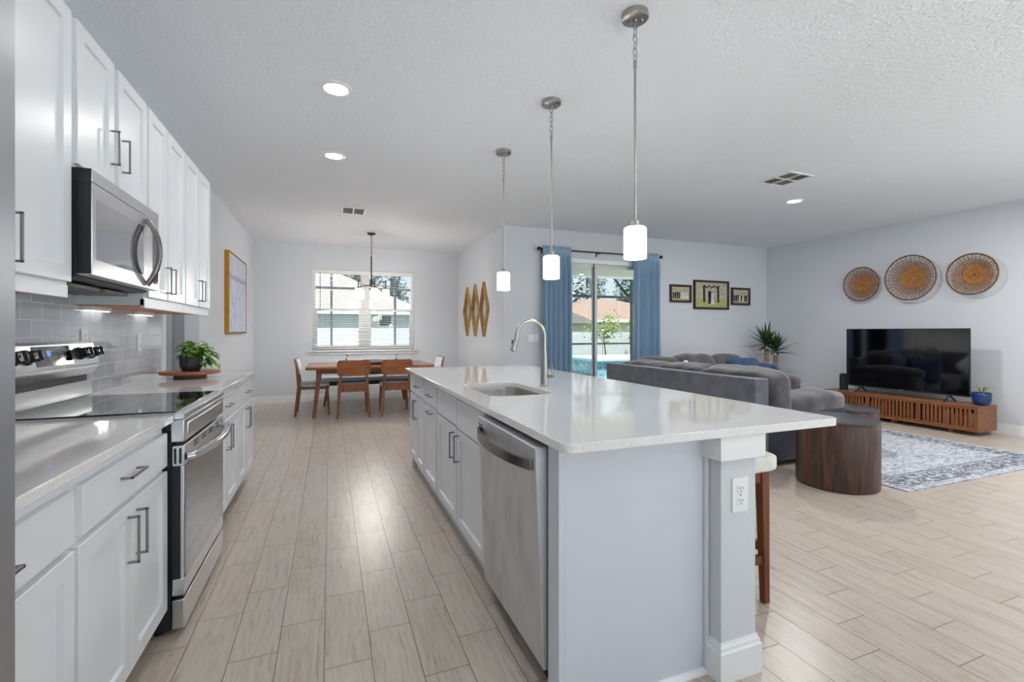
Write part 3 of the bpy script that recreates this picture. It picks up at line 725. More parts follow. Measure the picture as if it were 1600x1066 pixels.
for (lx, ly, dz) in ((.12, .0, .05), (.15, .02, .02), (.16, -.02, -.02), (.13, -.03, -.04), (.10, -.04, -.03), (.17, .0, .04), (.155, .03, -.045), (.125, .02, -.02), (.14, -.03, .05)):
    tip = base_+rt*lx+fw*ly+Vector((0, 0, dz)); root = base_+rt*.05; mid = (root+tip)/2+Vector((0, 0, .04)); sb.tube([root, mid, tip], .002, 5)
    for q in range(2):
        a = rnd.uniform(-1, 1); leaf(lb, tip-(tip-mid)*.4*q, rt*cos(a)+fw*sin(a)+Vector((0, 0, -.5)), (0, 0, 1), .060, .050)
sb.build('stems', M['leaf'], pt); lb.build('leaves', M['leaf'], pt, ang=180)
# ------------------------------------------------------------------ island
isl = thing('kitchen_island', 'white kitchen island base with grey end panel and square corner post', 'island', (1.1, 2.85, 0)); o = isl.location
EY = 1.352
mb = MB(o)
for a in ((.755, 1.30, 1.375, 2.27, 0, .884), (.755, 1.30, 3.012, 4.36, 0, .884), (.755, 1.30, 2.27, 3.012, 0, .66), (1.20, 1.30, 2.27, 3.012, .66, .884)): mb.box(*a)
mb.build('core', M['cabgrey'], isl)
MB(o).box(.712, 1.302, EY, EY+.018, .0, .884).build('end_panel', M['cabgrey'], isl, .001)
MB(o).box(.690, .712, EY, 1.432, .0, .884).build('corner_stile', M['cabgrey'], isl, .001)
MB(o).box(.712, 1.302, 4.362, 4.38, .0, .884).build('end_panel', M['cabgrey'], isl, .001)
MB(o).box(1.285, 1.304, EY-.012, EY, .0, .884).build('scribe_molding', M['cabgrey'], isl, .002)
mb = MB(o); mb.prism([(EY, 0), (EY-.018, 0), (EY-.016, .01), (EY-.008, .017), (EY, .018)], 0, .712, 1.29)
mb.build('shoe_molding', M['trim'], isl)
MB(o).box(1.303, 1.42, 1.50, 4.19, 0, .884).build('knee_wall', M['post'], isl)
for yy, s_ in ((1.287, 1), (4.405, -1)):
    a, b = sorted((yy, yy+s_*.205))
    MB(o).box(1.306, 1.473, a, b, .0, .80).build('post', M['post'], isl, .003)
    MB(o).box(1.282, 1.497, a-.024, b+.024, .797, .884).build('post_cap', M['trim'], isl, .002)
    def rg_(m, z): return [(1.306-m, a-m, z), (1.473+m, a-m, z), (1.473+m, b+m, z), (1.306-m, b+m, z)]
    mb = MB(o); lv = [(.016, 0), (.016, .105), (.011, .112), (.010, .122), (.005, .132), (.004, .138)]
    for (m0, q0), (m1, q1) in zip(lv, lv[1:]): mb.hexa(rg_(m0, q0), rg_(m1, q1))
    mb.build('post_base', M['trim'], isl)
outlet('white duplex outlet on the island corner post', 1.393, 1.287, .662, 'y', .076, .125)
XI = .710; GI = 'white cabinets on the island front'
def icab(label, y0, y1, fronts): return cabinet('island_cabinet', label, XI, -1, y0, y1, .115, .880, .043, fronts, None, GI)
# the island fronts stand proud of the core; each unit with its own shallow box
icab('island cabinet at the far end with one drawer over two doors', 3.690, 4.36,
     [('drawer', 3.700, 4.350, .718, .866, ('h', 3.95, .795)), ('door', 3.700, 4.020, .130, .704, ('v', 3.985, .59, .155)), ('door', 4.026, 4.350, .130, .704, ('v', 4.06, .59, .155))])
icab('narrow island cabinet with a drawer and a pull-out door under it', 3.215, 3.688,
     [('drawer', 3.235, 3.670, .712, .866, ('h', 3.40, .79)), ('door', 3.235, 3.670, .130, .700, ('h', 3.40, .665))])
icab('island sink cabinet with two plain false fronts over two doors', 2.115, 3.212,
     [('front', 2.672, 3.185, .702, .866, None), ('front', 2.135, 2.652, .696, .864, None), ('door', 2.672, 3.185, .128, .690, ('v', 2.71, .585, .155)), ('door', 2.135, 2.652, .128, .684, ('v', 2.605, .585, .155))])
# dishwasher
dw = thing('dishwasher', 'stainless dishwasher built into the island next to the end panel, door tilted slightly open', 'dishwasher', (.72, 1.77, 0)); o = dw.location
D0, D1_ = 1.442, 2.108
MB(o).box(.700, .752, D0+.01, D1_-.005, .09, .880).build('tub', M['black'], dw)
def dwx(z): return .648+(.862-z)/(.862-.095)*.032
mb = MB(o)
mb.hexa([(dwx(.095), D0+.005, .095), (.698, D0+.005, .095), (.698, D1_-.006, .095), (dwx(.095), D1_-.006, .095)],
        [(dwx(.862), D0+.005, .862), (.699, D0+.005, .862), (.699, D1_-.006, .862), (dwx(.862), D1_-.006, .862)])
dd = mb.build('door', M['steel_dw'], dw, .004, label='smudged stainless door front')
mb = MB(o)
for z in (.800, .812, .824): mb.box(dwx(z)-.001, dwx(z)+.004, 2.03, 2.092, z, z+.006)
mb.build('vent', M['black'], dd)
hp = []
for i in range(21):
    a = -1+2*i/20; hp.append((dwx(.80)-.006-.048*(1-abs(a)**2.2), 1.774+.305*a, .797))
hb = MB(o)
for p, q in zip(hp, hp[1:]):
    hb.hexa([(p[0]-.007, p[1], p[2]-.017), (p[0]+.007, p[1], p[2]-.017), (q[0]+.007, q[1], q[2]-.017), (q[0]-.007, q[1], q[2]-.017)],
            [(p[0]-.007, p[1], p[2]+.017), (p[0]+.007, p[1], p[2]+.017), (q[0]+.007, q[1], q[2]+.017), (q[0]-.007, q[1], q[2]+.017)])
hb.build('handle', M['dksteel'], dd, label='bowed flat steel handle')
MB(o).box(.735, .752, D0+.01, D1_-.005, .0, .09).build('toe_kick', M['black'], dw)
# worktop with sink cut-out
def slab_hole(outer, inner, z0, z1, org):
    bm = bmesh.new()
    def loop(pts, z): 
        vs = [bm.verts.new((p[0]-org[0], p[1]-org[1], z-org[2])) for p in pts]
        return vs, [bm.edges.new((vs[i], vs[(i+1) % len(vs)])) for i in range(len(vs))]
    res = []
    for z in (z0, z1):
        a, ea = loop(outer, z); b, eb = loop(inner, z)
        bmesh.ops.bridge_loops(bm, edges=ea+eb); res.append((a, b))
    for k in range(2):
        lo, hi = res[0][k], res[1][k]; n_ = len(lo)
        for i in range(n_): bm.faces.new((lo[i], lo[(i+1) % n_], hi[(i+1) % n_], hi[i]))
    bmesh.ops.recalc_face_normals(bm, faces=bm.faces[:])
    mb = MB(); bm.verts.index_update(); mb.v = [v.co.copy() for v in bm.verts]; mb.f = [tuple(x.index for x in f.verts) for f in bm.faces]; mb.o = Vector(org); bm.free()
    return mb
outer = rrect(.660, 1.888, 1.252, 4.502, .035, 6); inner = rrect(.795, 1.165, 2.318, 2.965, .085, 8)
ct = slab_hole(outer, inner, .8845, .9145, (1.27, 2.88, .8845)).build('countertop', M['quartz'], None, .0025, 2)
tag(ct, 'large white quartz island countertop with the sink cut into it', 'countertop')
sk = thing('kitchen_sink', 'undermount stainless sink in the island countertop', 'sink', (.98, 2.64, .68)); o = sk.location
def ringpts(m, z, r): return [(p[0], p[1], z) for p in rrect(.795-m, 1.165+m, 2.318-m, 2.965+m, r, 8)]
mb = MB(o); L_ = [ringpts(.02, .884, .1), ringpts(.003, .884, .088), ringpts(.0, .86, .085), ringpts(-.004, .72, .08), ringpts(-.02, .70, .07), ringpts(-.06, .692, .05)]
nn_ = len(L_[0]); vs = [p for r in L_ for p in r]; fs = []
for r in range(len(L_)-1):
    for i in range(nn_): fs.append((r*nn_+i, r*nn_+(i+1) % nn_, (r+1)*nn_+(i+1) % nn_, (r+1)*nn_+i))
fs.append(tuple((len(L_)-1)*nn_+i for i in range(nn_))); mb.add(vs, fs)
bs = mb.build('basin', M['steel_sink'], sk)
MB(o).lathe([(.045, .6925), (.045, .697), (.03, .695)], (.98, 2.64, 0), 24).build('drain', M['chrome'], sk)
fc = thing('faucet', 'brushed nickel gooseneck faucet with pull-down head beside the sink', 'faucet', (1.252, 2.652, .9145)); o = fc.location
mb = MB(o); mb.lathe([(.030, 0), (.030, .006), (.0265, .010), (.0255, .055), (.0245, .075), (.0185, .19), (.0165, .215)], o, 24); mb.build('body', M['nickel'], fc)
pts = [(1.252, 2.652, 1.12)]
for i in range(19):
    a = pi*i/18*1.02; pts.append((1.252-.094+.094*cos(a), 2.652, 1.232+.092*sin(a)))
mb = MB(o); mb.tube(pts, .0125, 14); mb.build('spout', M['nickel'], fc)
p0 = Vector(pts[-1]); dirn = Vector((-.30, 0, -1)).normalized()
mb = MB(o); mb.tube([p0, p0+dirn*.012, p0+dirn*.05, p0+dirn*.088], [.013, .0150, .0165, .0185], 18); hd = mb.build('spray_head', M['nickel'], fc)
mb = MB(o); mb.cyl(p0+dirn*.0882, p0+dirn*.091, .0165, 18); mb.build('nozzle', M['black'], hd)
mb = MB(o); q = p0+dirn*.045+Vector((-.0155, 0, .005)); mb.box(q.x-.003, q.x+.004, q.y-.005, q.y+.005, q.z-.018, q.z+.018); mb.build('spray_button', M['black'], hd)
mb = MB(o); mb.cyl((1.268, 2.640, .982), (1.298, 2.615, .982), .0165, 18); lv_ = mb.build('lever_hub', M['nickel'], fc, .002)
mb = MB(o); mb.tube([(1.292, 2.62, .99), (1.290, 2.622, 1.04), (1.287, 2.625, 1.065)], [.0045, .004, .0035], 8); mb.build('lever', M['nickel'], lv_)
# bar stool
def stool():
    t_ = thing('bar_stool', 'wooden bar stool with cream cushioned seat tucked under the island overhang behind the post', 'stool'); 
    sb_ = MB(); sb_.puff((0, 0, .648), (.248, .250, .040), 8.0, 12); sb_.build('seat', M['stoolfab'], t_)
    ap = MB(); z0, z1 = .555, .625
    ap.box(-.17, .17, -.215, -.192, z0, z1); ap.box(-.17, .17, .192, .215, z0, z1); ap.box(-.185, -.162, -.19, .19, z0, z1); ap.box(.162, .185, -.19, .19, z0, z1)
    ap.build('apron', M['stoolwood'], t_, .003)
    for sx in (-1, 1):
        for sy in (-1, 1):
            l = MB(); l.bar((sx*.168, sy*.215, 0), (sx*.168, sy*.200, .62), .030, .032, .046, .044); l.build('leg', M['stoolwood'], t_, .003)
    for z, ax in ((.20, 0), (.25, 1)):
        for s_ in (-1, 1):
            b = MB()
            if ax == 0: b.box(-.17, .17, s_*.209-.011, s_*.209+.011, z-.02, z+.02)
            else: b.box(s_*.168-.011, s_*.168+.011, -.205, .205, z-.02, z+.02)
            b.build('stretcher', M['stoolwood'], t_, .002)
    return t_
S0 = stool(); S0.location = (1.715, 1.81, 0)
# ------------------------------------------------------------------ ceiling fixtures
def downlight(x, y, label, k=1.0):
    t_ = thing('recessed_downlight', label, 'ceiling light', (x, y, H), 0, 'round recessed ceiling lights'); o = t_.location
    MB(o).lathe([(.100, 0), (.099, -.006), (.078, -.010), (.072, -.006), (.072, -.001)], o, 40, cap=False).build('trim_ring', M['trim'], t_)
    MB(o).lathe([(.0715, -.002), (.0715, -.005)], o, 32).build('lens', M['lens'], t_)
    l = bpy.data.lights.new('lamp', 'AREA'); l.shape = 'DISK'; l.size = .13; l.energy = LAMP*k; l.color = (1, .98, .965)
    lo = bpy.data.objects.new('lamp', l); COL.objects.link(lo); lo.parent = t_; lo.location = (0, 0, -.012)
downlight(.037, 3.243, 'round recessed downlight over the kitchen aisle, nearer of the two lit ones', 1.0)
downlight(.035, 4.483, 'round recessed downlight over the kitchen aisle, second from the camera', 1.3)
downlight(-2.0, 5.0, 'recessed downlight added unseen in the hall to brighten the left wall opening', .8)  # hall lamp added out of sight to lift the dark opening
downlight(5.226, 4.015, 'round recessed downlight in the living room ceiling beside the square vent', 6.0)
for x, y, k in ((.037, 1.9, .12), (.037, -.2, .8), (.037, -1.7, .8), (2.9, .4, 1.9), (2.9, -1.5, .8), (5.4, 1.3, 4.5), (5.4, -.8, 1.6), (6.4, 1.9, 3.6)):  # unseen downlights added outside the view to brighten the room
    downlight(x, y, 'added recessed downlight out of view, giving the room extra light', k)
def vent(name, label, cx, cy, sx, sy, panels):
    t_ = thing(name, label, 'vent', (cx, cy, H), 0, 'white ceiling air vents'); o = t_.location
    mb = MB(o); f = .022; z0, z1 = H-.010, H
    mb.box(cx-sx/2, cx+sx/2, cy-sy/2, cy-sy/2+f, z0, z1); mb.box(cx-sx/2, cx+sx/2, cy+sy/2-f, cy+sy/2, z0, z1)
    mb.box(cx-sx/2, cx-sx/2+f, cy-sy/2+f, cy+sy/2-f, z0, z1); mb.box(cx+sx/2-f, cx+sx/2, cy-sy/2+f, cy+sy/2-f, z0, z1)
    mb.build('frame', M['trim'], t_, .002)
    MB(o).box(cx-sx/2+f, cx+sx/2-f, cy-sy/2+f, cy+sy/2-f, H-.002, H-.0005).build('duct_opening', M['kick'], t_)
    lv = MB(o); dv_ = MB(o)
    if panels == 2:
        dv_.box(cx-.008, cx+.008, cy-sy/2+f, cy+sy/2-f, z0, z1)
        n = 12
        for i in range(n):
            y = cy-sy/2+f+(sy-2*f)*(i+.5)/n
            for a, b in ((cx-sx/2+f, cx-.008), (cx+.008, cx+sx/2-f)): lv.hexa([(a, y-.010, z0+.001), (b, y-.010, z0+.001), (b, y-.008, z0+.001), (a, y-.008, z0+.001)], [(a, y+.004, z1-.002), (b, y+.004, z1-.002), (b, y+.006, z1-.002), (a, y+.006, z1-.002)])
    else:
        dv_.box(cx-.006, cx+.006, cy-sy/2+f, cy+sy/2-f, z0, z1); dv_.box(cx-sx/2+f, cx+sx/2-f, cy-.006, cy+.006, z0, z1)
        for qx in (0, 1):
            for qy in (0, 1):
                a0 = cx-sx/2+f if qx == 0 else cx+.006; a1 = cx-.006 if qx == 0 else cx+sx/2-f
                b0 = cy-sy/2+f if qy == 0 else cy+.006; b1 = cy-.006 if qy == 0 else cy+sy/2-f
                for i in range(7):
                    if (qx+qy) % 2 == 0:
                        y = b0+(b1-b0)*(i+.5)/7; lv.hexa([(a0, y-.009, z0+.001), (a1, y-.009, z0+.001), (a1, y-.007, z0+.001), (a0, y-.007, z0+.001)], [(a0, y+.005, z1-.002), (a1, y+.005, z1-.002), (a1, y+.007, z1-.002), (a0, y+.007, z1-.002)])
                    else:
                        x = a0+(a1-a0)*(i+.5)/7; lv.hexa([(x-.009, b0, z0+.001), (x-.007, b0, z0+.001), (x-.007, b1, z0+.001), (x-.009, b1, z0+.001)], [(x+.005, b0, z1-.002), (x+.007, b0, z1-.002), (x+.007, b1, z1-.002), (x+.005, b1, z1-.002)])
    dv_.build('divider', M['trim'], t_); lv.build('louvers', M['trim'], t_, smooth=False)
vent('ceiling_vent', 'small white two-panel ceiling vent before the dining area', .285, 6.425, .30, .34, 2)
vent('ceiling_vent', 'square white four-way ceiling vent above the living room', 4.39, 3.467, .34, .375, 4)
def chain(mb, x, y, z0, z1, L=.042, W=.011, r=.0026):
    n = max(2, round((z0-z1)/(L*.78))); st_ = (z0-z1)/n
    for i in range(n):
        zc = z0-st_*(i+.5); pts = []
        for k in range(16):
            a = 2*pi*k/16; p = W*cos(a); q = (st_*.62)*sin(a)
            pts.append((x+p, y, zc+q) if i % 2 == 0 else (x+.001, y+p, zc+q))
        mb.tube(pts, r, 6, closed=True)
def pendant(y, label):
    t_ = thing('pendant_light', label, 'pendant light', (1.415, y, 1.62), 0, 'pendant lights over the island'); o = t_.location; x = 1.415
    mb = MB(o); mb.lathe([(.064, 0), (.066, -.004), (.066, -.026), (.060, -.031), (.012, -.033), (.012, -.045), (.004, -.047)], (x, y, H), 36); cp = mb.build('canopy', M['nickel'], t_)
    mb = MB(o)
    for d in (-.036, .036): mb.cyl((x+d*.9, y-d*.35, H-.030), (x+d*.9, y-d*.35, H-.042), .006, 12)
    mb.build('canopy_screw', M['chrome'], cp)
    mb = MB(o); chain(mb, x, y, H-.046, 2.60); mb.build('chain', M['nickel'], t_)
    mb = MB(o); mb.cyl((x, y, 2.605), (x, y, 1.79), .0065, 12); mb.cyl((x, y, 2.605), (x, y, 2.57), .009, 12); mb.build('stem', M['nickel'], t_)
    mb = MB(o); mb.lathe([(.008, .03), (.018, .025), (.022, .0), (.046, -.003), (.046, -.008)], (x, y, 1.783), 28); mb.build('socket_cap', M['nickel'], t_)
    mb = MB(o); mb.lathe([(.012, .155), (.048, .155), (.054, .149), (.055, .14), (.055, .003), (.052, 0), (.049, .003), (.049, .140), (.012, .149)], (x, y, 1.62), 36, cap=False)
    mb.build('glass_shade', M['frost'], t_, label='lit white glass cylinder shade')
    mb = MB(o); mb.puff((x, y, 1.70), (.026, .026, .035), 2.2, 6); mb.build('bulb', M['lens'], t_)
    return t_
pendant(1.942, 'nearest of the three glass cylinder pendants over the island')
pendant(2.885, 'middle one of the three glass cylinder pendants over the island')
pendant(3.832, 'farthest of the three glass cylinder pendants, before the partition wall edge')
ch = thing('chandelier', 'bronze dining chandelier with small lit glass cylinder shades', 'chandelier', (.62, 7.80, 1.78)); o = ch.location; cx, cy = .62, 7.80
MB(o).lathe([(.066, 0), (.066, -.012), (.05, -.026), (.012, -.03), (.010, -.05)], (cx, cy, H), 28).build('canopy', M['rod'], ch)
mb = MB(o); chain(mb, cx, cy, H-.05, 2.47, .05, .012, .003); mb.build('chain', M['rod'], ch)
mb = MB(o); mb.cyl((cx, cy, 2.47), (cx, cy, 1.97), .010, 12); mb.lathe([(.012, -.03), (.024, -.02), (.024, .03), (.014, .10)], (cx, cy, 2.0), 16); mb.build('stem', M['rod'], ch)
for k in range(5):
    a = radians(90-78-22+72*k); dx, dy = cos(a), sin(a); R_ = .225; px, py = cx+dx*R_, cy+dy*R_
    mb = MB(o); mb.tube([(cx+dx*.02, cy+dy*.02, 2.0), (px, py, 2.0)], .007, 8); mb.cyl((px, py, 2.05), (px, py, 1.955), .009, 10); mb.lathe([(.020, .0), (.024, -.012), (.024, -.022)], (px, py, 1.965), 16)
    ar = mb.build('arm', M['rod'], ch)
    mb = MB(o); mb.lathe([(.016, .150), (.046, .150), (.052, .142), (.053, .0), (.049, .0), (.048, .138), (.016, .144)], (px, py, 1.795), 24, cap=False); mb.build('glass_shade', M['frost_warm'], ar, label='lit warm glass cylinder shade')
# ------------------------------------------------------------------ left wall painting, mirrors, switch
pa = thing('painting', 'large pastel abstract canvas in a gold float frame on the left wall', 'painting', (XL+.02, 7.4, 1.76)); o = pa.location
mb = MB(o); a0, a1, b0, b1 = 6.72, 8.02, 1.235, 2.283; xo = XL+.052
mb.box(XL, xo, a0, a0+.008, b0, b1); mb.box(XL, xo, a1-.008, a1, b0, b1); mb.box(XL, xo, a0+.008, a1-.008, b0, b0+.008); mb.box(XL, xo, a0+.008, a1-.008, b1-.008, b1)
mb.build('frame', M['goldpaint'], pa)
MB(o).box(XL, xo-.006, a0+.020, a1-.020, b0+.020, b1-.020).build('canvas', M['art'], pa, smooth=False)
for i, (yc, lab) in enumerate(((8.385, 'elongated gold diamond mirror, farthest of the three by the dining corner'), (7.875, 'elongated gold diamond mirror in the middle of the row of three'), (7.385, 'elongated gold diamond mirror nearest the partition wall edge'))):
    t_ = thing('diamond_mirror', lab, 'mirror', (XP-.02, yc, 1.64), 0, 'gold diamond mirrors on the partition wall'); o = t_.location
    hw, hh, w_ = .232, .457, .022
    def dia(k, x): return [(x, yc-hw*k, 1.636), (x, yc, 1.636+hh*k), (x, yc+hw*k, 1.636), (x, yc, 1.636-hh*k)]
    mb = MB(o); kk = 1-w_/.207
    vs = dia(1, XP)+dia(1, XP-.045)+dia(kk, XP-.045)+dia(kk, XP); fs = []
    for r in range(3):
        for q in range(4): fs.append((r*4+q, r*4+(q+1) % 4, r*4+4+(q+1) % 4, r*4+4+q))
    for q in range(4): fs.append((12+q, 12+(q+1) % 4, (q+1) % 4, q))
    mb.add(vs, fs); mb.build('frame', M['gold'], t_, smooth=False)
    mb = MB(o); mb.add(dia(kk*.995, XP-.012)+dia(kk*.995, XP-.008), [(0, 1, 2, 3), (7, 6, 5, 4)]+[(q, (q+1) % 4, 4+(q+1) % 4, 4+q) for q in range(4)]); mb.build('mirror_glass', M['mirror'], t_, smooth=False)
outlet('white three-gang light switch on the wall left of the blue curtain', 2.88, YB, 1.167, 'y', .165, .115, True, 3)
# ------------------------------------------------------------------ curtains
cr = thing('curtain_rod', 'dark curtain rod with ball finials above the sliding door', 'curtain rod', (4.05, 6.39, 2.512)); o = cr.location
MB(o).cyl((2.95, 6.39, 2.512), (5.155, 6.39, 2.512), .0115, 14).build('pole', M['rod'], cr)
for x in (2.93, 5.175):
    mb = MB(o); mb.puff((x, 6.39, 2.512), (.030, .030, .030), 2.0, 6); mb.build('finial', M['rod'], cr)
for x in (3.02, 3.98, 5.09):
    mb = MB(o); mb.box(x-.008, x+.008, 6.39, YB, 2.50, 2.512); mb.box(x-.012, x+.012, YB-.006, YB, 2.46, 2.53); mb.box(x-.009, x+.009, 6.376, 6.404, 2.488, 2.5006); mb.build('bracket', M['rod'], cr)
def curtain(x0, x1, nf, label, seed):
    t_ = thing('curtain', label, 'curtain', ((x0+x1)/2, 6.39, 0), 0, 'blue curtains at the sliding door'); o = t_.location
    rr = random.Random(seed); N = nf*10; ph = [rr.uniform(-.5, .5) for _ in range(nf+1)]; am = [rr.uniform(.7, 1.25) for _ in range(nf+1)]
    zs = [.015, .3, .8, 1.3, 1.8, 2.2, 2.40, 2.47, 2.497, 2.525, 2.560]
    def pt(i, z):
        u = i/N; k = u*nf; f0 = min(int(k), nf-1); fr_ = k-f0; p_ = ph[f0]*(1-fr_)+ph[f0+1]*fr_; a_ = am[f0]*(1-fr_)+am[f0+1]*fr_
        top = max(0, (z-2.2)/.3); amp = .054*a_*(1-.40*min(1, top))
        if z > 2.45: 
            amp = .008; off = -.0135 if 2.47 < z < 2.55 else 0
            return (x0+(x1-x0)*u, 6.39+off*1.0-.004+amp*sin(2*pi*k*2+p_*3)*(1 if z < 2.53 else 1.6), z+(.012*sin(k*9+p_*4) if z > 2.54 else 0))
        xx = x0+(x1-x0)*u+.010*sin(2*pi*k*2)*(1-u)*u*4*(1-top*.5)
        sway = .018*(1-z/2.5)
        return (xx+sway*(u-.5)*2*.6, 6.385+amp*sin(2*pi*k+p_)+.006*sin(4*z+p_*5), z)
    vs = [pt(i, z) for z in zs for i in range(N+1)]; fs = [(r*(N+1)+i, r*(N+1)+i+1, (r+1)*(N+1)+i+1, (r+1)*(N+1)+i) for r in range(len(zs)-1) for i in range(N)]
    c = MB(o).add(vs, fs).build('panel', M['curtain'], t_, ang=180)
    md = c.modifiers.new('thick', 'SOLIDIFY'); md.thickness = .003; md.offset = 1
curtain(2.985, 3.465, 6, 'blue curtain hanging left of the sliding glass door', 3)
curtain(4.64, 5.135, 6, 'blue curtain hanging right of the sliding glass door', 8)
# ------------------------------------------------------------------ framed photographs
M['sky_g'] = plain('photo_tree_green', s(186, 184, 158), .6, var=.3, vscale=24)
M['lawn'] = plain('photo_lawn', s(178, 182, 112), .6, var=.25, vscale=30)
M['suit'] = plain('photo_dark_suit', s(30, 32, 48), .6)
M['dress'] = plain('photo_white_dress', s(226, 220, 222), .6)
M['ph_brown'] = plain('photo_sepia_ground', s(190, 172, 142), .6, var=.25, vscale=40)
M['ph_skin'] = plain('photo_skin', s(206, 160, 130), .6)
def photo(label, x0, x1, z0, z1, kind):
    t_ = thing('framed_photo', label, 'framed photo', ((x0+x1)/2, YB-.015, (z0+z1)/2), 0, 'framed photographs on the living room wall'); o = t_.location
    f = .035; yf = YB-.036; mb = MB(o)
    mb.box(x0, x0+f, yf, YB, z0, z1); mb.box(x1-f, x1, yf, YB, z0, z1); mb.box(x0+f, x1-f, yf, YB, z0, z0+f); mb.box(x0+f, x1-f, yf, YB, z1-f, z1)
    mb.build('frame', M['framewood'], t_, .003)
    a0, a1, b0, b1 = x0+f, x1-f, z0+f, z1-f; w_, h_ = a1-a0, b1-b0; zl = b0+h_*(.32 if kind == 'pair' else .18)
    ph_ = MB(o).box(a0, a1, YB-.014, YB-.002, zl, b1).build('print', M['sky_g'], t_)
    MB(o).box(a0, a1, YB-.014, YB-.002, b0, zl).build('print_lawn', M['lawn'] if kind != 'group2' else M['ph_brown'], ph_)
    def fig(cx, zb, hgt, wd, m, skirt=False):
        y0_, y1_ = YB-.0155, YB-.0138; mb = MB(o)
        if skirt: poly = [(cx-wd*.75, zb), (cx+wd*.75, zb), (cx+wd*.25, zb+hgt*.55), (cx+wd*.4, zb+hgt*.82), (cx-wd*.4, zb+hgt*.82), (cx-wd*.25, zb+hgt*.55)]
        else: poly = [(cx-wd*.38, zb), (cx+wd*.38, zb), (cx+wd*.5, zb+hgt*.8), (cx+wd*.25, zb+hgt*.86), (cx-wd*.25, zb+hgt*.86), (cx-wd*.5, zb+hgt*.8)]
        mb.prism(poly, 1, y0_, y1_); mb.build('print_figure', m, ph_)
        hb = MB(o); hb.cyl((cx, y0_, zb+hgt*.93), (cx, y1_, zb+hgt*.93), hgt*.065, 10); hb.build('print_face', M['ph_skin'], ph_)
    if kind == 'pair':
        ar = MB(o)
        for xx in (a0+w_*.28, a0+w_*.72): ar.prism([(xx-w_*.03, b0+h_*.2), (xx+w_*.03, b0+h_*.2), (xx+w_*.025, b1-h_*.14), (xx-w_*.035, b1-h_*.14)], 1, YB-.0150, YB-.0139)
        pts = [(a0+w_*(.24+.52*i/10), b1-h_*(.14-.05*sin(i*2.1))) for i in range(11)]
        ar.prism(pts+[(p[0], p[1]-h_*.06) for p in reversed(pts)], 1, YB-.0150, YB-.0139); ar.build('print_arch', M['suit'], ph_)
        fig(a0+w_*.45, b0+h_*.14, h_*.60, w_*.10, M['suit']); fig(a0+w_*.53, b0+h_*.12, h_*.55, w_*.10, M['dress'], True)
    else:
        n = 8
        for i in range(n):
            d = (i >= 4) if kind == 'group1' else (i in (3, 5)); fig(a0+w_*(.12+.76*i/(n-1)), b0+h_*.13, h_*(.52+.03*(i % 3)), w_*.09, M['dress'] if d else M['suit'], d)
photo('small dark-framed group photo left of the large couple photo', 5.425, 5.885, 1.768, 2.075, 'group1')
photo('large dark-framed photo of a couple under an arch, middle of three', 5.940, 6.745, 1.660, 2.172, 'pair')
photo('small dark-framed group photo right of the large couple photo', 6.81, 7.26, 1.750, 2.066, 'group2')
# ------------------------------------------------------------------ wall baskets
def basket(label, yc, zc, R_, dep, seed):
    t_ = thing('wall_basket', label, 'basket', (XR-.03, yc, zc), 0, 'round woven wall baskets'); o = t_.location; rr = random.Random(seed)
    def P(r, a): return (XR-.012-dep*(r/R_)**2, yc+r*cos(a), zc+r*sin(a))
    mb = MB(o); mb.tube([P(R_, 2*pi*k/56) for k in range(56)], .0085, 7, closed=True); mb.build('rim', M['rattan_dk'], t_)
    mb = MB(o); rc = R_*.44; k_ = 0
    while rc-k_*.016 > .012:
        r = rc-k_*.016; mb.tube([Vector(P(r, 2*pi*k/40))+Vector((-.004*sin(3*k+k_), 0, 0)) for k in range(40)], .0095, 6, closed=True); k_ += 1
    mb.build('woven_centre', M['rattan_c'], t_)
    mb = MB(o); nr = 6
    for i in range(nr):
        r = rc+.020+(R_-.03-rc)*i/(nr-1); ph = rr.uniform(0, 6)
        mb.tube([Vector(P(r+.003*sin(k*1.9+ph), 2*pi*k/60))+Vector((-.006*sin(k*1.57+ph), 0, 0)) for k in range(60)], .0046, 5, closed=True)
        if i < 3: mb.tube([Vector(P(r+.011, 2*pi*k/60))+Vector((.005*sin(k*1.57+ph), 0, 0)) for k in range(60)], .0048, 5, closed=True)
    mb.build('woven_rings', M['rattan'], t_)
    mb = MB(o); ns = 34
    for i in range(ns):
        a = 2*pi*i/ns+rr.uniform(-.03, .03); mb.tube([P(rc*.9+(R_-rc*.9)*q/5, a+.02*q) for q in range(6)], .0034, 5)
    mb.build('spokes', M['rattan_dk'], t_)
basket('smallest round woven basket, left of the three on the right wall', 4.745, 1.992, .258, .075, 1)
basket('largest round woven basket, middle of the three above the television', 4.085, 2.020, .312, .095, 2)
basket('medium round woven basket, right of the three above the television', 3.405, 1.992, .258, .095, 3)
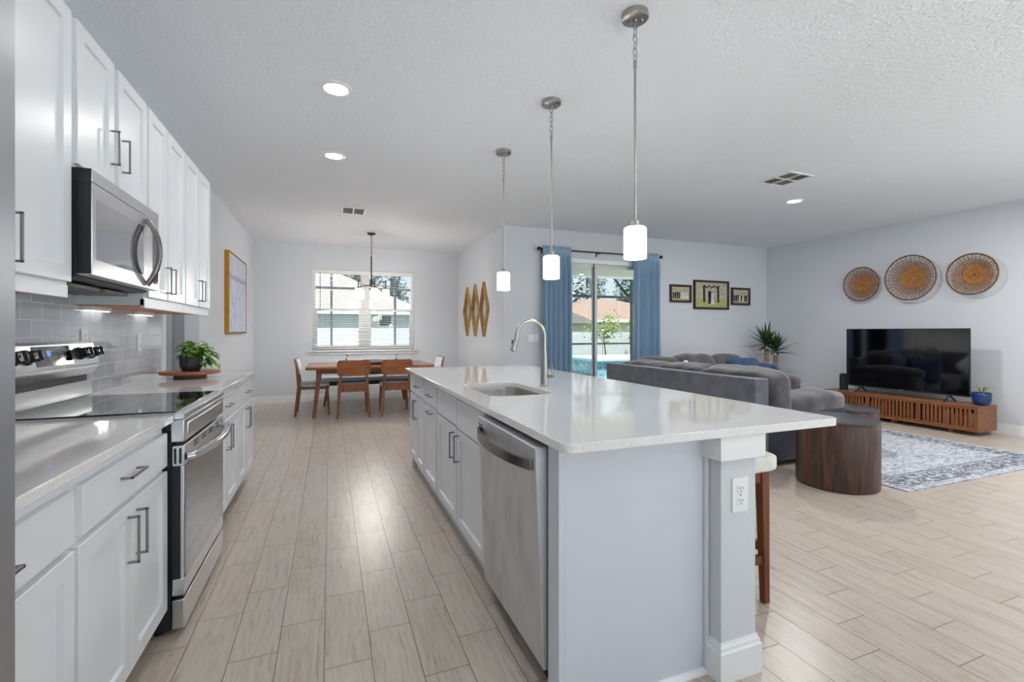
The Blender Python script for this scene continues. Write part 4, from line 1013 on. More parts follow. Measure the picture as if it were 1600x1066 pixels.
# ------------------------------------------------------------------ media console, television, speaker, pot
tv = thing('media_console', 'low walnut media console with vertical slat front along the right wall', 'console', (7.385, 4.087, 0)); o = tv.location
cx0, cx1, ca, cb, z0, z1 = 7.19, 7.58, 3.155, 5.02, .055, .367
mb = MB(o); mb.box(cx0, cx1, ca, cb, z1-.022, z1); mb.box(cx0, cx1, ca, cb, z0, z0+.022); mb.box(cx0, cx1, ca, ca+.022, z0+.022, z1-.022); mb.box(cx0, cx1, cb-.022, cb, z0+.022, z1-.022)
mb.build('case', M['walnut_y'], tv, .002)
MB(o).box(cx1-.012, cx1, ca+.022, cb-.022, z0+.022, z1-.022).build('back_panel', M['dkwood'], tv)
MB(o).box(cx0+.06, cx1-.012, 4.077, 4.097, z0+.022, z1-.022).build('divider', M['walnut'], tv)
for a, b in ((ca+.024, 3.775), (3.779, 4.395), (4.399, cb-.024)):
    mb = MB(o); mb.box(cx0+.004, cx0+.024, a, b, z1-.048, z1-.024); mb.box(cx0+.004, cx0+.024, a, b, z0+.024, z0+.048)
    mb.box(cx0+.004, cx0+.024, a, a+.022, z0+.048, z1-.048); mb.box(cx0+.004, cx0+.024, b-.022, b, z0+.048, z1-.048)
    n = 13; p = (b-a-.044)/n
    for i in range(n-1):
        y = a+.022+p*(i+1); mb.box(cx0+.006, cx0+.022, y-.0125, y+.0125, z0+.048, z1-.048)
    mb.build('slatted_door', M['walnut'], tv, .001)
for y in (3.45, 4.087, 4.72):
    for x in (7.25, 7.52): MB(o).box(x-.022, x+.022, y-.022, y+.022, 0, z0).build('foot', M['walnut'], tv, .002)
cols = [s(206, 200, 190), s(196, 92, 40), s(226, 170, 40), s(150, 44, 36), s(222, 222, 220), s(200, 120, 50), s(70, 80, 110), s(170, 60, 50)]
bmats = [plain('book_cover_%s' % n, c, .5, var=.1) for n, c in zip(('cream', 'rust', 'yellow', 'red', 'white', 'orange', 'slate', 'crimson'), cols)]
rr = random.Random(5); y = 3.22; k = 0
bookname = ('cream', 'rust', 'yellow', 'red', 'white', 'orange', 'slate', 'crimson')
mids = {}
while y < 4.92:
    if 4.02 < y < 4.11: y = 4.115
    wd = rr.uniform(.02, .045); hh = rr.uniform(.14, .215); mi = rr.randrange(8)
    b = MB((7.33, y, z0+.022)).box(7.25, 7.25+rr.uniform(.12, .17), y, y+wd, z0+.0225, z0+.022+hh).build('book', bmats[mi], None, .002)
    tag(b, 'book standing behind the slats inside the media console', 'book', 'books inside the media console')
    y += wd+rr.choice((.004, .006, .03, .07)); k += 1
T_ = thing('television', 'large black flat-screen television standing on the walnut console', 'television', (7.33, 4.03, z1)); o = T_.location
ta, tb, t0, t1 = 3.292, 4.758, .452, 1.302
mb = MB(o); mb.box(7.305, 7.335, ta, tb, t0, t1); mb.box(7.335, 7.375, ta+.2, tb-.2, t0+.03, t0+.45); bz = mb.build('housing', M['black'], T_, .003)
MB(o).box(7.3025, 7.306, ta+.007, tb-.007, t0+.020, t1-.007).build('screen', M['tv'], T_, label='dark reflective screen')
MB(o).box(7.302, 7.3045, 4.0, 4.05, t0+.005, t0+.013).build('logo_badge', M['nickel'], T_)
for yy in (3.50, 4.56):
    mb = MB(o)
    for dx in (-.13, .13): mb.tube([(7.325, yy, t0+.02), (7.325+dx*.35, yy, z1+.055), (7.325+dx, yy, z1+.008)], [.012, .010, .008], 8)
    mb.build('foot', M['black'], T_)
sp = thing('speaker', 'black rounded speaker on the console at the left end of the television', 'speaker', (7.40, 4.86, z1)); o = sp.location
mb = MB(o); mb.lathe([(.050, 0), (.056, .006), (.056, .20), (.052, .235), (.035, .25)], o, 28, sx=1.0); mb.build('body', M['black'], sp)
mb = MB(o); mb.lathe([(.057, .0), (.057, .014)], o, 28); mb.build('base', M['blackm'], sp)
bpz = thing('potted_plant', 'sparse spider-like plant in a ribbed blue pot on the console right of the television', 'plant', (7.38, 3.212, z1)); o = bpz.location
n = 48; prof = [(.052, 0), (.074, .014), (.086, .06), (.091, .125), (.088, .150), (.084, .152), (.080, .14)]
vs = []; fs = []
for r, z in prof:
    for q in range(n):
        a = 2*pi*q/n; rr_ = r*(1+(.014 if q % 2 else -.014)*(1 if .01 < z < .145 else 0)); vs.append((o.x+rr_*cos(a), o.y+rr_*sin(a), o.z+z))
for i in range(len(prof)-1):
    for q in range(n): fs.append((i*n+q, i*n+(q+1) % n, (i+1)*n+(q+1) % n, (i+1)*n+q))
fs.append(tuple(range(n-1, -1, -1))); MB(o).add(vs, fs).build('pot', M['bluepot'], bpz, ang=60)
MB(o).lathe([(.081, .128), (.081, .138)], o, 24).build('soil', M['soil'], bpz)
def blade(mb, pts, wd):
    pts = [Vector(p) for p in pts]; vs = []; fs = []; m = len(pts)
    for i, p in enumerate(pts):
        t = (pts[min(i+1, m-1)]-pts[max(i-1, 0)]).normalized(); sd = t.cross(Vector((0, 0, 1)))
        if sd.length < .05: sd = Vector((1, 0, 0))
        sd.normalize(); u = i/(m-1); w_ = wd*(1-u**2.2)*(.7+.6*min(u*3, .5)); up = sd.cross(t).normalized()
        vs += [p-sd*w_/2+up*w_*.18, p, p+sd*w_/2+up*w_*.18]
    for i in range(m-1): a = i*3; fs += [(a, a+1, a+4, a+3), (a+1, a+2, a+5, a+4)]
    mb.add(vs, fs)
M['spider'] = plain('pale_green_leaf', s(150, 172, 92), .5, var=.25, vscale=20)
mb = MB(o); rr = random.Random(3)
for q in range(16):
    a = rr.uniform(0, 2*pi); L = rr.uniform(.07, .13)*(.5 if sin(a) > .1 else 1); b0 = Vector((o.x+.02*cos(a), o.y+.02*sin(a), o.z+.135))
    blade(mb, [b0+Vector((cos(a)*L*t, sin(a)*L*t, .09*sin(t*2.4))) for t in (0, .25, .5, .75, 1)], .014)
b0 = Vector((o.x, o.y-.03, o.z+.135))
blade(mb, [b0+Vector((-.02*t, -.24*t, .06*sin(t*2.6)-.07*t*t)) for t in (0, .2, .4, .6, .8, 1)], .012)
mb.build('leaves', M['spider'], bpz, ang=180)
# ------------------------------------------------------------------ rug, drums
rug = tag(MB((5.425, 3.82, 0)).box(4.215, 6.635, 2.27, 5.37, 0.0005, .010).build('area_rug', M['rug'], None, .002), 'distressed grey and navy patterned area rug before the media console', 'rug')
def drum(label, x, y, r, h, z):
    t_ = thing('drum_table', label, 'side table', (x, y, z), 0, 'dark wood drum tables'); o = t_.location
    n = 72; vs = []; fs = []; prof = [(r-.012, 0), (r-.004, .008), (r, .02), (r, h-.035), (r-.003, h-.026)]
    for rr_, zz in prof:
        for k in range(n):
            a = 2*pi*k/n; q = rr_*(1+.006*sin(a*5+1)+.004*sin(a*11)-(.006 if k % 6 == 0 else 0)); vs.append((x+q*cos(a), y+q*sin(a), z+zz))
    for i in range(len(prof)-1):
        for k in range(n): fs.append((i*n+k, i*n+(k+1) % n, (i+1)*n+(k+1) % n, (i+1)*n+k))
    fs += [tuple(range(n-1, -1, -1)), tuple((len(prof)-1)*n+k for k in range(n))]
    MB(o).add(vs, fs).build('body', M['drum'], t_)
    MB(o).lathe([(r+.001, h-.026), (r+.004, h-.020), (r+.004, h-.004), (r-.004, h)], o, 64).build('top', M['drumtop'], t_)
    return t_
drum('large worn dark wood drum table beside the near sofa arm, nearest the island', 3.912, 2.628, .292, .55, 0)
drum('dark drum table half hidden behind the sofa arm, standing on the rug', 5.20, 3.37, .27, .44, .0105)
# ------------------------------------------------------------------ sectional sofa
so = thing('sectional_sofa', 'large charcoal L-shaped sectional sofa with plump back cushions', 'sofa', (4.6, 4.5, 0)); o = so.location
MB(o).box(3.60, 4.66, 3.15, 5.54, .06, .30).build('base', M['sofashade'], so, .02, 3)
MB(o).box(4.66, 5.98, 4.62, 5.54, .06, .30).build('base', M['sofashade'], so, .02, 3)
MB(o).box(3.58, 3.75, 3.13, 4.578, .06, .828).build('back_frame', M['sofaback'], so, .012, 3)
MB(o).box(3.58, 3.75, 4.582, 5.57, .06, .828).build('back_frame', M['sofaback'], so, .012, 3)
MB(o).box(3.75, 5.98, 5.42, 5.57, .06, .80).build('back_frame', M['sofaback'], so, .012, 3)
MB(o).box(3.752, 4.80, 3.13, 3.155, .055, .50).build('side_panel', M['sofashade'], so, .006, 2)
mb = MB(o); mb.puff((4.24, 3.305, .33), (.60, .165, .26), 8, 10); mb.build('arm', M['sofa'], so)
mb = MB(o); mb.puff((4.40, 3.30, .535), (.52, .175, .135), 2.8, 12, (0, radians(-3), 0), .03, 5, seed=4); mb.build('arm_pad', M['sofa'], so)
for (ya, yb, sd) in ((3.44, 4.05, 1), (4.05, 4.65, 2)):
    mb = MB(o); mb.puff((4.24, (ya+yb)/2, .38), (.46, (yb-ya)/2, .12), 6, 9, lump=.012, seed=sd); mb.build('seat_cushion', M['sofa'], so)
mb = MB(o); mb.puff((4.20, 5.04, .38), (.46, .40, .12), 6, 9, lump=.012, seed=3); mb.build('seat_cushion', M['sofa'], so)
for xa, xb, sd in ((4.62, 5.18, 5), (5.18, 5.72, 6)):
    mb = MB(o); mb.puff(((xa+xb)/2, 4.98, .38), ((xb-xa)/2, .40, .12), 6, 9, lump=.012, seed=sd); mb.build('seat_cushion', M['sofa'], so)
for (ya, yb, zc, hz, tilt, sd) in ((3.10, 4.02, .655, .255, -10, 11), (3.93, 4.72, .66, .235, -7, 12), (4.58, 5.50, .655, .225, -6, 13)):
    mb = MB(o); mb.puff((3.885, (ya+yb)/2, zc), (.17, (yb-ya)/2+.01, hz), 4.4, 16, (0, radians(tilt), radians(2 if sd % 2 else -2)), .022, 5.5, seed=sd); mb.build('back_cushion', M['sofa'], so)
for (xa, xb, zc, hz, sd) in ((3.92, 4.56, .655, .25, 21), (4.50, 5.20, .66, .272, 22), (5.16, 5.72, .65, .272, 23)):
    mb = MB(o); mb.puff(((xa+xb)/2, 5.31, zc+.01), ((xb-xa)/2+.01, .16, hz), 4.4, 16, (radians(-8), 0, 0), .022, 5.5, seed=sd); mb.build('back_cushion', M['sofa'], so)
mb = MB(o); mb.puff((5.92, 5.03, .33), (.15, .50, .26), 8, 10); mb.build('arm', M['sofa'], so)
mb = MB(o); mb.puff((5.92, 4.98, .585), (.18, .50, .105), 2.8, 12, (0, 0, 0), .025, 5, seed=31); mb.build('arm_pad', M['sofa'], so)
for x, y in ((3.66, 3.2), (4.55, 3.25), (3.66, 5.48), (5.9, 4.7), (5.9, 5.48), (4.6, 5.48)):
    zf = .0105 if (x > 4.215 and y < 5.37) else 0
    MB(o).box(x-.03, x+.03, y-.03, y+.03, zf, .062).build('foot', M['black'], so)
def pillow(label, c, h, rot, m, seed, nm='throw_pillow'):
    p = MB(c).puff(c, h, 5.5, 14, rot, .010, 6, .72, seed=seed).build(nm, m); return tag(p, label, 'pillow')
pillow('blue throw pillow lying along the far section of the sofa', (5.56, 5.03, .652), (.25, .24, .10), (radians(72), 0, radians(-12)), M['bluepil'], 1)
pillow('blue throw pillow against the inside of the far sofa arm', (5.60, 4.66, .625), (.22, .21, .09), (radians(80), 0, radians(72)), M['bluepil'], 2)
pillow('small white pillow with its tips showing over the near sofa back', (4.16, 4.62, .655), (.20, .20, .07), (radians(78), radians(45), radians(60)), M['whitefab'], 3)
# ------------------------------------------------------------------ yucca in the corner
yu = thing('yucca_plant', 'tall two-stemmed yucca plant in the corner behind the sofa', 'plant', (7.21, 5.99, 0)); o = yu.location
MB(o).lathe([(.13, 0), (.17, .03), (.19, .34), (.185, .36), (.165, .34)], o, 32).build('pot', M['pot'], yu)
MB(o).lathe([(.166, .31), (.166, .33)], o, 24).build('soil', M['soil'], yu)
rr = random.Random(11)
for (dx, dy, ht, n, L, sd) in ((-.03, .05, .96, 44, .43, 1), (.06, -.04, .85, 32, .42, 2)):
    mb = MB(o); top = Vector((o.x+dx*1.25, o.y+dy, ht)); mb.tube([(o.x+dx, o.y+dy, .31), (o.x+dx*1.1, o.y+dy, .7), top], [.036, .033, .036], 12); mb.build('trunk', M['bark'], yu)
    mb = MB(o)
    for k in range(n):
        a = k*2.399+sd; el = 1.42-1.60*(k/n)+rr.uniform(-.12, .12); l = L*rr.uniform(.75, 1.1)*(.78 if cos(a) > .45 or sin(a) > .6 else 1); d = Vector((cos(a)*cos(el), sin(a)*cos(el), sin(el)))
        b0 = top+Vector((cos(a)*.02, sin(a)*.02, .03+.10*(1-k/n)))
        blade(mb, [b0+d*l*t+Vector((0, 0, -.10*l*t*t)) for t in (0, .25, .5, .75, 1)], .054)
    mb.build('leaves', M['yucca'], yu, ang=180)
# ------------------------------------------------------------------ dining set
tb_ = thing('dining_table', 'walnut dining table with splayed tapered legs below the window', 'table', (.59, 7.78, 0)); o = tb_.location
mb = MB(o); X0, X1, Y0, Y1 = -.325, 1.505, 7.185, 8.375
mb.hexa([(X0+.012, Y0+.012, .712), (X1-.012, Y0+.012, .712), (X1-.012, Y1-.012, .712), (X0+.012, Y1-.012, .712)], [(X0, Y0, .728), (X1, Y0, .728), (X1, Y1, .728), (X0, Y1, .728)])
mb.box(X0, X1, Y0, Y1, .728, .752); mb.build('tabletop', M['walnut_x'], tb_, .003)
mb = MB(o); mb.box(X0+.14, X1-.14, Y0+.12, Y0+.145, .645, .712); mb.box(X0+.14, X1-.14, Y1-.145, Y1-.12, .645, .712); mb.box(X0+.14, X0+.165, Y0+.145, Y1-.145, .645, .712); mb.box(X1-.165, X1-.14, Y0+.145, Y1-.145, .645, .712)
mb.build('apron', M['walnut'], tb_, .002)
mb = MB(o); mb.box(.22, .98, 7.55, 8.0, .60, .64); mb.box(.30, .90, 7.60, 7.95, .64, .712); mb.build('leaf_mechanism', M['dkwood'], tb_, .003)
for x, sx in ((X0, 1), (X1, -1)):
    for y, sy in ((Y0, 1), (Y1, -1)):
        mb = MB(o); mb.bar((x+sx*.105, y+sy*.165, 0), (x+sx*.185, y+sy*.150, .712), .040, .040, .072, .072); mb.build('leg', M['walnut'], tb_, .008, 2)
def chair():
    t_ = thing('dining_chair', 'x', 'chair', group='walnut dining chairs around the table'); o = None
    mb = MB(); mb.puff((0, .012, .458), (.225, .205, .027), 6, 9); mb.build('seat', M['seatblue'], t_, label='pale blue upholstered seat')
    mb = MB(); mb.box(-.19, .19, -.222, -.196, .380, .488); mb.box(-.195, .195, .165, .19, .395, .448); mb.box(-.205, -.18, -.18, .17, .395, .448); mb.box(.18, .205, -.18, .17, .395, .448)
    mb.build('seat_frame', M['walnut'], t_, .004)
    for sx in (-1, 1):
        l = MB(); l.bar((sx*.225, -.255, 0), (sx*.192, -.205, .44), .030, .034, .042, .046); l.bar((sx*.192, -.205, .44), (sx*.172, -.245, .80), .042, .046, .030, .022); l.build('leg', M['walnut'], t_, .006, 2)
        l = MB(); l.bar((sx*.215, .215, 0), (sx*.192, .180, .448), .026, .028, .042, .042); l.build('leg', M['walnut'], t_, .006, 2)
    def backp(off0, off1, x_, z0_, z1_):
        vs = []; fs = []; n = 10; pts2 = rrect(-x_, x_, z0_, z1_, .035, 4)
        m = len(pts2); 
        for off in (off0, off1):
            for (px, pz) in pts2: vs.append((px, -.215-.045*(pz-.6)/.24+off-.030*(1-(px/x_)**2), pz))
        fs = [tuple(range(m-1, -1, -1)), tuple(range(m, 2*m))]+[(i, (i+1) % m, (i+1) % m+m, i+m) for i in range(m)]
        return vs, fs
    def backgrid(off0, off1, x_, z0_, z1_):
        nx, nz = 12, 4; vs = []; fs = []
        for off in (off0, off1):
            for j in range(nz+1):
                for i in range(nx+1):
                    px = -x_+2*x_*i/nx; pz = z0_+(z1_-z0_)*j/nz
                    if (i in (0, nx)) and (j in (0, nz)): px *= .93; pz += (.012 if j == 0 else -.012)
                    vs.append((px, -.212-.045*(pz-.6)/.24+off-.030*(1-(px/x_)**2), pz))
        N_ = (nx+1)*(nz+1); id_ = lambda k, j, i: k*N_+j*(nx+1)+i
        for j in range(nz):
            for i in range(nx):
                fs.append((id_(0, j, i), id_(0, j+1, i), id_(0, j+1, i+1), id_(0, j, i+1))); fs.append((id_(1, j, i), id_(1, j, i+1), id_(1, j+1, i+1), id_(1, j+1, i)))
        for i in range(nx):
            for j in (0, nz): fs.append((id_(0, j, i), id_(0, j, i+1), id_(1, j, i+1), id_(1, j, i)))
        for j in range(nz):
            for i in (0, nx): fs.append((id_(0, j, i), id_(1, j, i), id_(1, j+1, i), id_(0, j+1, i)))
        return vs, fs
    bk = MB().add(*backgrid(0, .022, .232, .612, .845)).build('backrest', M['walnut_x'], t_, .004)
    MB().add(*backgrid(.0225, .040, .222, .622, .835)).build('back_pad', M['whitefab'], bk, label='pale upholstered pad')
    return t_
c1 = chair(); c1.location = (.325, 7.43, 0); c1['label'] = 'walnut dining chair with its back to the camera, left of the near pair'
dup(c1, (.945, 7.42, 0), 0, 'walnut dining chair with its back to the camera, partly behind the island corner')
dup(c1, (-.225, 7.80, 0), -pi/2, 'walnut dining chair seen from the side at the left end of the table')
dup(c1, (1.50, 7.80, 0), pi/2, 'walnut dining chair at the right end of the table, mostly hidden by the island')
be = thing('dining_bench', 'dark wooden bench with a pale blue cushion along the window side of the table', 'bench', (.60, 8.66, 0)); o = be.location
mb = MB(o); mb.puff((.60, 8.66, .445), (.76, .20, .035), 9, 10); mb.build('cushion', M['seatblue'], be, label='pale blue bench cushion')
mb = MB(o); mb.box(-.15, 1.35, 8.47, 8.85, .345, .412); mb.build('seat_frame', M['dkwood'], be, .004)
for x, sx in ((-.15, 1), (1.35, -1)):
    for y, sy in ((8.47, 1), (8.85, -1)):
        mb = MB(o); mb.bar((x+sx*.06, y+sy*.03, 0), (x+sx*.12, y+sy*.05, .345), .034, .034, .05, .05); mb.build('leg', M['walnut'], be, .005)
M['plum'] = fabric('plum_table_cloth', s(64, 38, 48), s(96, 58, 68), 20)
mb = MB((.66, 7.8, .752)); mb.puff((.66, 7.80, .782), (.17, .34, .019), 5, 10, lump=.012, lscale=16); tag(mb.build('folded_cloth', M['plum']), 'dark plum folded cloth on the middle of the dining table', 'cloth')
for x, lab in ((.245, 'slim dark bud vase on the table behind the left near chair'), (1.03, 'slim dark bud vase on the table behind the right near chair')):
    v_ = thing('bud_vase', lab, 'vase', (x, 7.98, .752), 0, 'slim dark vases on the dining table'); o = v_.location
    MB(o).lathe([(.020, 0), (.024, .02), (.016, .05), (.007, .065), (.008, .075)], o, 16).build('body', M['black'], v_)
    mb = MB(o); mb.tube([(x, 7.98, .825), (x+.006, 7.98, .85), (x+.014, 7.98, .868)], .003, 6); mb.puff((x+.016, 7.98, .875), (.009, .009, .012), 2.2, 4); mb.build('stem', M['black'], v_)
# ------------------------------------------------------------------ outdoors
M['deck'] = plain('pale_patio_paver', s(222, 220, 216), .8, var=.05)
M['lawn_out'] = plain('lawn_grass', s(80, 92, 52), .95, var=.25, vscale=30)
M['fence'] = plain('white_vinyl_fence', s(186, 193, 196), .5, var=.02)
M['beige'] = plain('beige_stucco_soffit', s(214, 208, 188), .85, var=.03)
M['water'] = plain('aqua_pool_water', s(118, 178, 188), .06, var=.12, vscale=5, bump=(6, .15, .02))
M['spatile'] = None
def spa():
    t = NT('mottled_blue_pool_tile'); v = t.coord(); b = t.n('TexVoronoi', {'Vector': v, 'Scale': 12.0}, distance='CHEBYCHEV').outputs['Color']
    sp = t.n('SeparateXYZ', {0: b}).outputs[0]; t.bsdf(t.ramp(sp, [(0, s(86, 120, 138)), (.5, s(128, 160, 168)), (1, s(164, 178, 178))]), .25); return t.m
M['spatile'] = spa()
M['roof1'] = plain('pale_shingle_roof', s(140, 135, 130), .9, var=.08, vscale=3)
M['roof2'] = plain('tan_shingle_roof', s(132, 112, 100), .9, var=.1, vscale=3)
M['house'] = plain('grey_house_stucco', s(196, 204, 210), .85, var=.03)
M['shed'] = plain('cream_stucco', s(214, 211, 202), .85, var=.02)
M['trunk'] = plain('tree_trunk_bark', s(80, 74, 70), .9, var=.3, vscale=8)
M['pine'] = plain('hazy_pine_foliage', s(112, 128, 124), .9, var=.3, vscale=2)  # haze of distance mixed into the foliage colour
M['shrub'] = plain('yellow_green_foliage', s(104, 120, 56), .9, var=.3, vscale=6)
struct('lawn', MB().box(-30, 70, YD+T+.02, 80, -.35, -.20), M['lawn_out'])
struct('side_ground', MB().box(XR+T+.01, 26, YR-T-.01, YB+T, -.2, -.02), M['deck'])
struct('rear_ground', MB().box(-12, 20, -20, YR-T-.01, -.2, -.02), M['deck'])
struct('side_patio', MB().box(XL-3, XP+T, YD+T+.02, 14.6, -.16, -.05), M['deck'])
struct('patio_deck', MB().box(XP+T+.01, 10.9, YB+T+.01, 10.4, -.16, -.03), M['deck'])
struct('pool_water', MB().box(4.2, 11.5, 10.45, 14.4, -.30, -.10), M['water'])
struct('patio_deck_far', MB().box(2.7, 14, 14.45, 15.6, -.2, -.06), M['deck'])
sp_ = thing('raised_spa', 'raised blue-tiled spa with pale coping beside the pool', 'spa', (9.0, 13.0, -.12)); o = sp_.location
MB(o).box(7.55, 10.4, 12.3, 14.2, -.12, .36).build('tiled_wall', M['spatile'], sp_)
MB(o).box(7.45, 10.5, 12.2, 14.3, .36, .44).build('coping', M['fence'], sp_, .01)
struct('lanai_ceiling', MB().box(XP+T+.01, 10.9, YB+T+.01, 9.75, 2.62, 2.80), M['beige'])
struct('lanai_beam', MB().box(XP+T+.01, 10.9, 9.75, 9.95, 2.585, 2.80), M['vinyl'])
def screen_mat():
    t = NT('insect_screen_mesh'); tr = t.n('BsdfTransparent', {'Color': (1, 1, 1)}); df = t.n('BsdfDiffuse', {'Color': s(70, 74, 80)})
    mx = t.n('MixShader', {0: .22, 1: tr.outputs[0], 2: df.outputs[0]}); t.t.links.new(mx.outputs[0], t.out.inputs[0]); return t.m
M['screen'] = screen_mat()
cg = thing('pool_screen_cage', 'dark aluminium frame of the pool screen enclosure outside the sliding door', 'screen enclosure', (6.5, 10.0, 0)); o = cg.location
for x in (3.2, 7.19, 10.8):
    MB(o).box(x-.03, x+.03, 9.98, 10.04, -.03, 2.6).build('post', M['dkalu'], cg)
MB(o).box(3.0, 10.9, 9.985, 10.035, 2.105, 2.165).build('rail', M['dkalu'], cg)
MB(o).box(3.0, 10.9, 9.985, 10.035, .945, .985).build('rail', M['dkalu'], cg)
mb = MB(o); mb.tube([(6.05, 10.01, 2.12), (6.66, 11.2, 2.78)], .05, 4); mb.build('brace', M['dkalu'], cg)
mb = MB(o); mb.tube([(7.19, 10.01, 2.06), (6.66, 10.05, 2.64)], .032, 4); mb.build('brace', M['dkalu'], cg)
MB(o).box(3.0, 10.9, 10.009, 10.011, -.03, 2.585).build('screen_mesh', M['screen'], cg)
cg2 = thing('pool_screen_cage', 'dark aluminium screen frame outside the dining window', 'screen enclosure', (.6, 10.5, 0)); o = cg2.location
for x in (.03, 1.335): MB(o).box(x-.022, x+.022, 10.48, 10.53, -.2, 2.9).build('post', M['dkalu'], cg2)
MB(o).box(-1.2, 2.6, 10.485, 10.525, 2.16, 2.205).build('rail', M['dkalu'], cg2)
mb = MB(o); mb.tube([(1.34, 10.505, 2.2), (1.62, 10.6, 3.0)], .03, 4); mb.build('brace', M['dkalu'], cg2)
MB(o).box(-4.5, 2.6, 10.504, 10.506, -.05, 4.6).build('screen_mesh', M['screen'], cg2)
def fence(label, x0, x1, y, z1):
    f = thing('vinyl_fence', label, 'fence', ((x0+x1)/2, y, -.2)); o = f.location; n = max(1, round((x1-x0)/2.4))
    for i in range(n+1):
        x = x0+(x1-x0)*i/n; mb = MB(o); mb.box(x-.065, x+.065, y-.065, y+.065, -.2, z1+.06); mb.prism([(x-.08, z1+.06), (x+.08, z1+.06), (x, z1+.13)], 1, y-.08, y+.08); mb.build('post', M['fence'], f)
    for i in range(n):
        a = x0+(x1-x0)*i/n+.066; b = x0+(x1-x0)*(i+1)/n-.066; mb = MB(o); mb.box(a, b, y-.025, y+.025, -.15, z1); m = int((b-a)/.15)
        for k in range(m): mb.box(a+.15*k+.004, a+.15*k+.142, y-.031, y+.031, -.02, z1-.10)
        mb.build('panel', M['fence'], f)
fence('white vinyl privacy fence outside the dining window', -3.0, 4.2, 15.2, 1.38)
fence('white vinyl privacy fence beyond the pool outside the sliding door', 4.6, 26.2, 18.6, 1.26)
def hip(mb, x0, x1, y0, y1, z0, z1, ov=.25):
    a, b, c, d = (x0-ov, y0-ov, z0), (x1+ov, y0-ov, z0), (x1+ov, y1+ov, z0), (x0-ov, y1+ov, z0); h = (y1-y0)/2+ov; ym = (y0+y1)/2
    r0, r1 = (x0-ov+h, ym, z1), (x1+ov-h, ym, z1)
    mb.add([a, b, c, d, r0, r1], [(0, 1, 5, 4), (1, 2, 5), (2, 3, 4, 5), (3, 0, 4), (3, 2, 1, 0)])
def house(label, x0, x1, y0, y1, z0, z1, wm_, rm_, win=()):
    h = thing('neighbour_house', label, 'house', ((x0+x1)/2, (y0+y1)/2, -.2)); o = h.location
    MB(o).box(x0, x1, y0, y1, -.2, z0).build('walls', wm_, h)
    mb = MB(o); hip(mb, x0, x1, y0, y1, z0, z1); mb.box(x0-.25, x1+.25, y0-.25, y1+.25, z0-.16, z0); mb.build('roof', rm_, h, smooth=False)
    mb = MB(o); mb.box(x0-.28, x1+.28, y0-.29, y0-.25, z0-.18, z0+.02); mb.build('fascia', M['vinyl'], h)
    for a, b, c, d in win:
        mb = MB(o); mb.box(a, b, y0-.04, y0, c, d); w_ = mb.build('window', M['vinyl'], h); MB(o).box(a+.06, b-.06, y0-.05, y0-.03, c+.06, d-.06).build('pane', M['bglass'], w_)
    return h
house('grey neighbour house with a pale hip roof seen through the dining window', -5.0, 3.6, 20.5, 28, 2.18, 4.35, M['house'], M['roof1'], ((1.9, 2.5, 1.45, 2.0),))
house('neighbour house with a tan shingle roof beyond the pool fence', 13.6, 27, 27, 38, 2.1, 3.9, M['shed'], M['roof2'])
sh = thing('garden_shed', 'cream gabled shed behind the fence, left pane of the sliding door', 'shed', (12.3, 22, -.2)); o = sh.location
MB(o).box(10.2, 13.3, 22, 25, -.2, 1.75).build('walls', M['shed'], sh)
mb = MB(o); mb.prism([(9.9, 1.72), (13.6, 1.72), (11.85, 2.30)], 1, 21.7, 25.3); mb.build('roof', M['roof1'], sh, smooth=False)
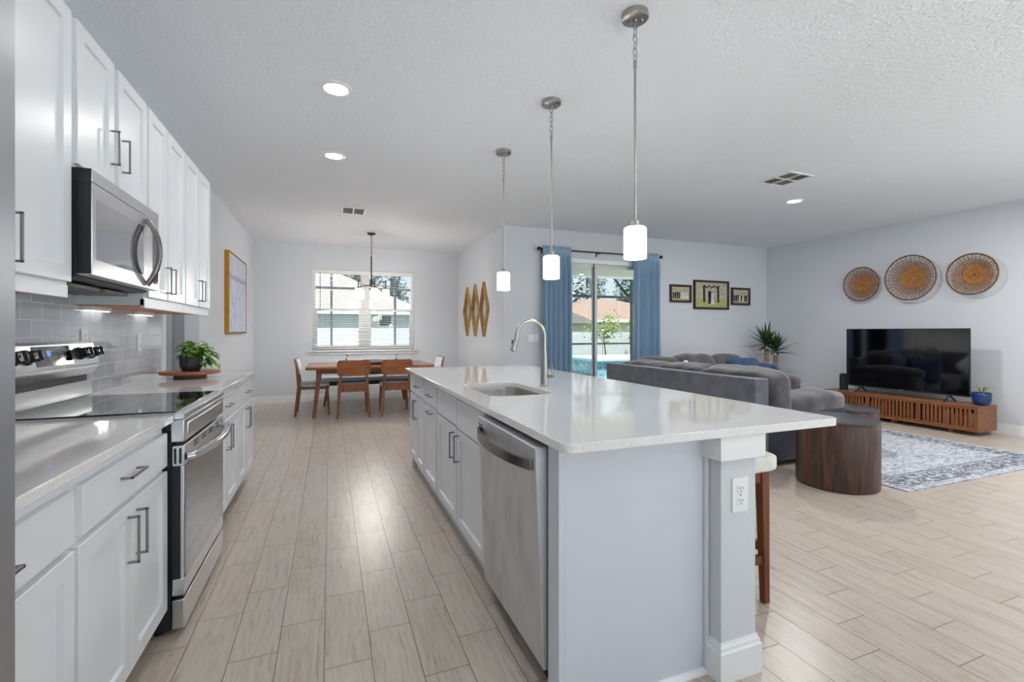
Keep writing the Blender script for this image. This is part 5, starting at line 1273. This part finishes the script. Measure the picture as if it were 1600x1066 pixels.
def tree(name, label, x, y, ht, cr, crz, m, seed, group, n=420, sz=.5, tr=.14, z0=-.2):
    t_ = thing(name, label, 'tree', (x, y, z0), 0, group); o = t_.location; rr = random.Random(seed)
    mb = MB(o); mb.tube([(x, y, z0), (x+rr.uniform(-.2, .2), y, ht*.5), (x+rr.uniform(-.3, .3), y, ht*.96)], [tr, tr*.8, tr*.3], 8); mb.build('trunk', M['trunk'], t_)
    mb = MB(o); cl = [(x+rr.gauss(0, cr*.45), y+rr.gauss(0, cr*.45), crz+(ht-crz)*rr.random()) for _ in range(16)]
    for k in range(n):
        c = cl[k % 16]; p = Vector((c[0]+rr.gauss(0, cr*.28), c[1]+rr.gauss(0, cr*.28), c[2]+rr.gauss(0, (ht-crz)*.07+.1)))
        a = Vector((rr.uniform(-1, 1), rr.uniform(-1, 1), rr.uniform(-.6, .6))).normalized(); b = a.orthogonal().normalized(); q = sz*rr.uniform(.5, 1.2)
        mb.add([p-a*q*.5, p+b*q*.28, p+a*q*.5, p-b*q*.28], [(0, 1, 2, 3)])
    mb.build('crown', m, t_, ang=180)
i = 0
for r_, (yy, x0_, n_) in enumerate(((46, 14.5, 4), (53, 13.5, 5), (60, 18.5, 5), (67, 15.5, 6))):
    for k in range(n_):
        q = random.Random(300+i); x = x0_+6.2*k+q.uniform(-.3, .3)
        tree('pine_tree', 'hazy tall pine among those beyond the far roofs', x, yy+q.uniform(-.3, .3), 13+2*r_+q.uniform(-1, 2), 1.5, 3.5, M['pine'], 100+i, 'pines beyond the neighbouring roofs', 420, .8, .16); i += 1
for (x, y, ht, cr, crz) in ((-3.4, 38, 8.5, 1.4, 2.5), (2.2, 38.5, 8, 1.4, 2.5), (-.8, 45, 10, 1.5, 3), (5.6, 45, 9, 1.5, 3), (-7.5, 45, 10, 1.5, 3), (2.6, 52, 11, 1.6, 3)):
    tree('pine_tree', 'hazy tree above the roof in the dining window', x, y, ht, cr, crz, M['pine'], 100+i, 'trees above the roof in the dining window', 420, .7, .16); i += 1
tree('ornamental_tree', 'small thin-trunked yellow-green tree before the pool fence', 10.9, 16.9, 2.0, .75, 1.05, M['shrub'], 55, None, 520, .15, .03)
tree('ornamental_tree', 'green shrub tree at the right of the sliding door view, before the fence', 12.95, 17.4, 1.85, .55, .9, M['shrub'], 56, None, 380, .15, .03)
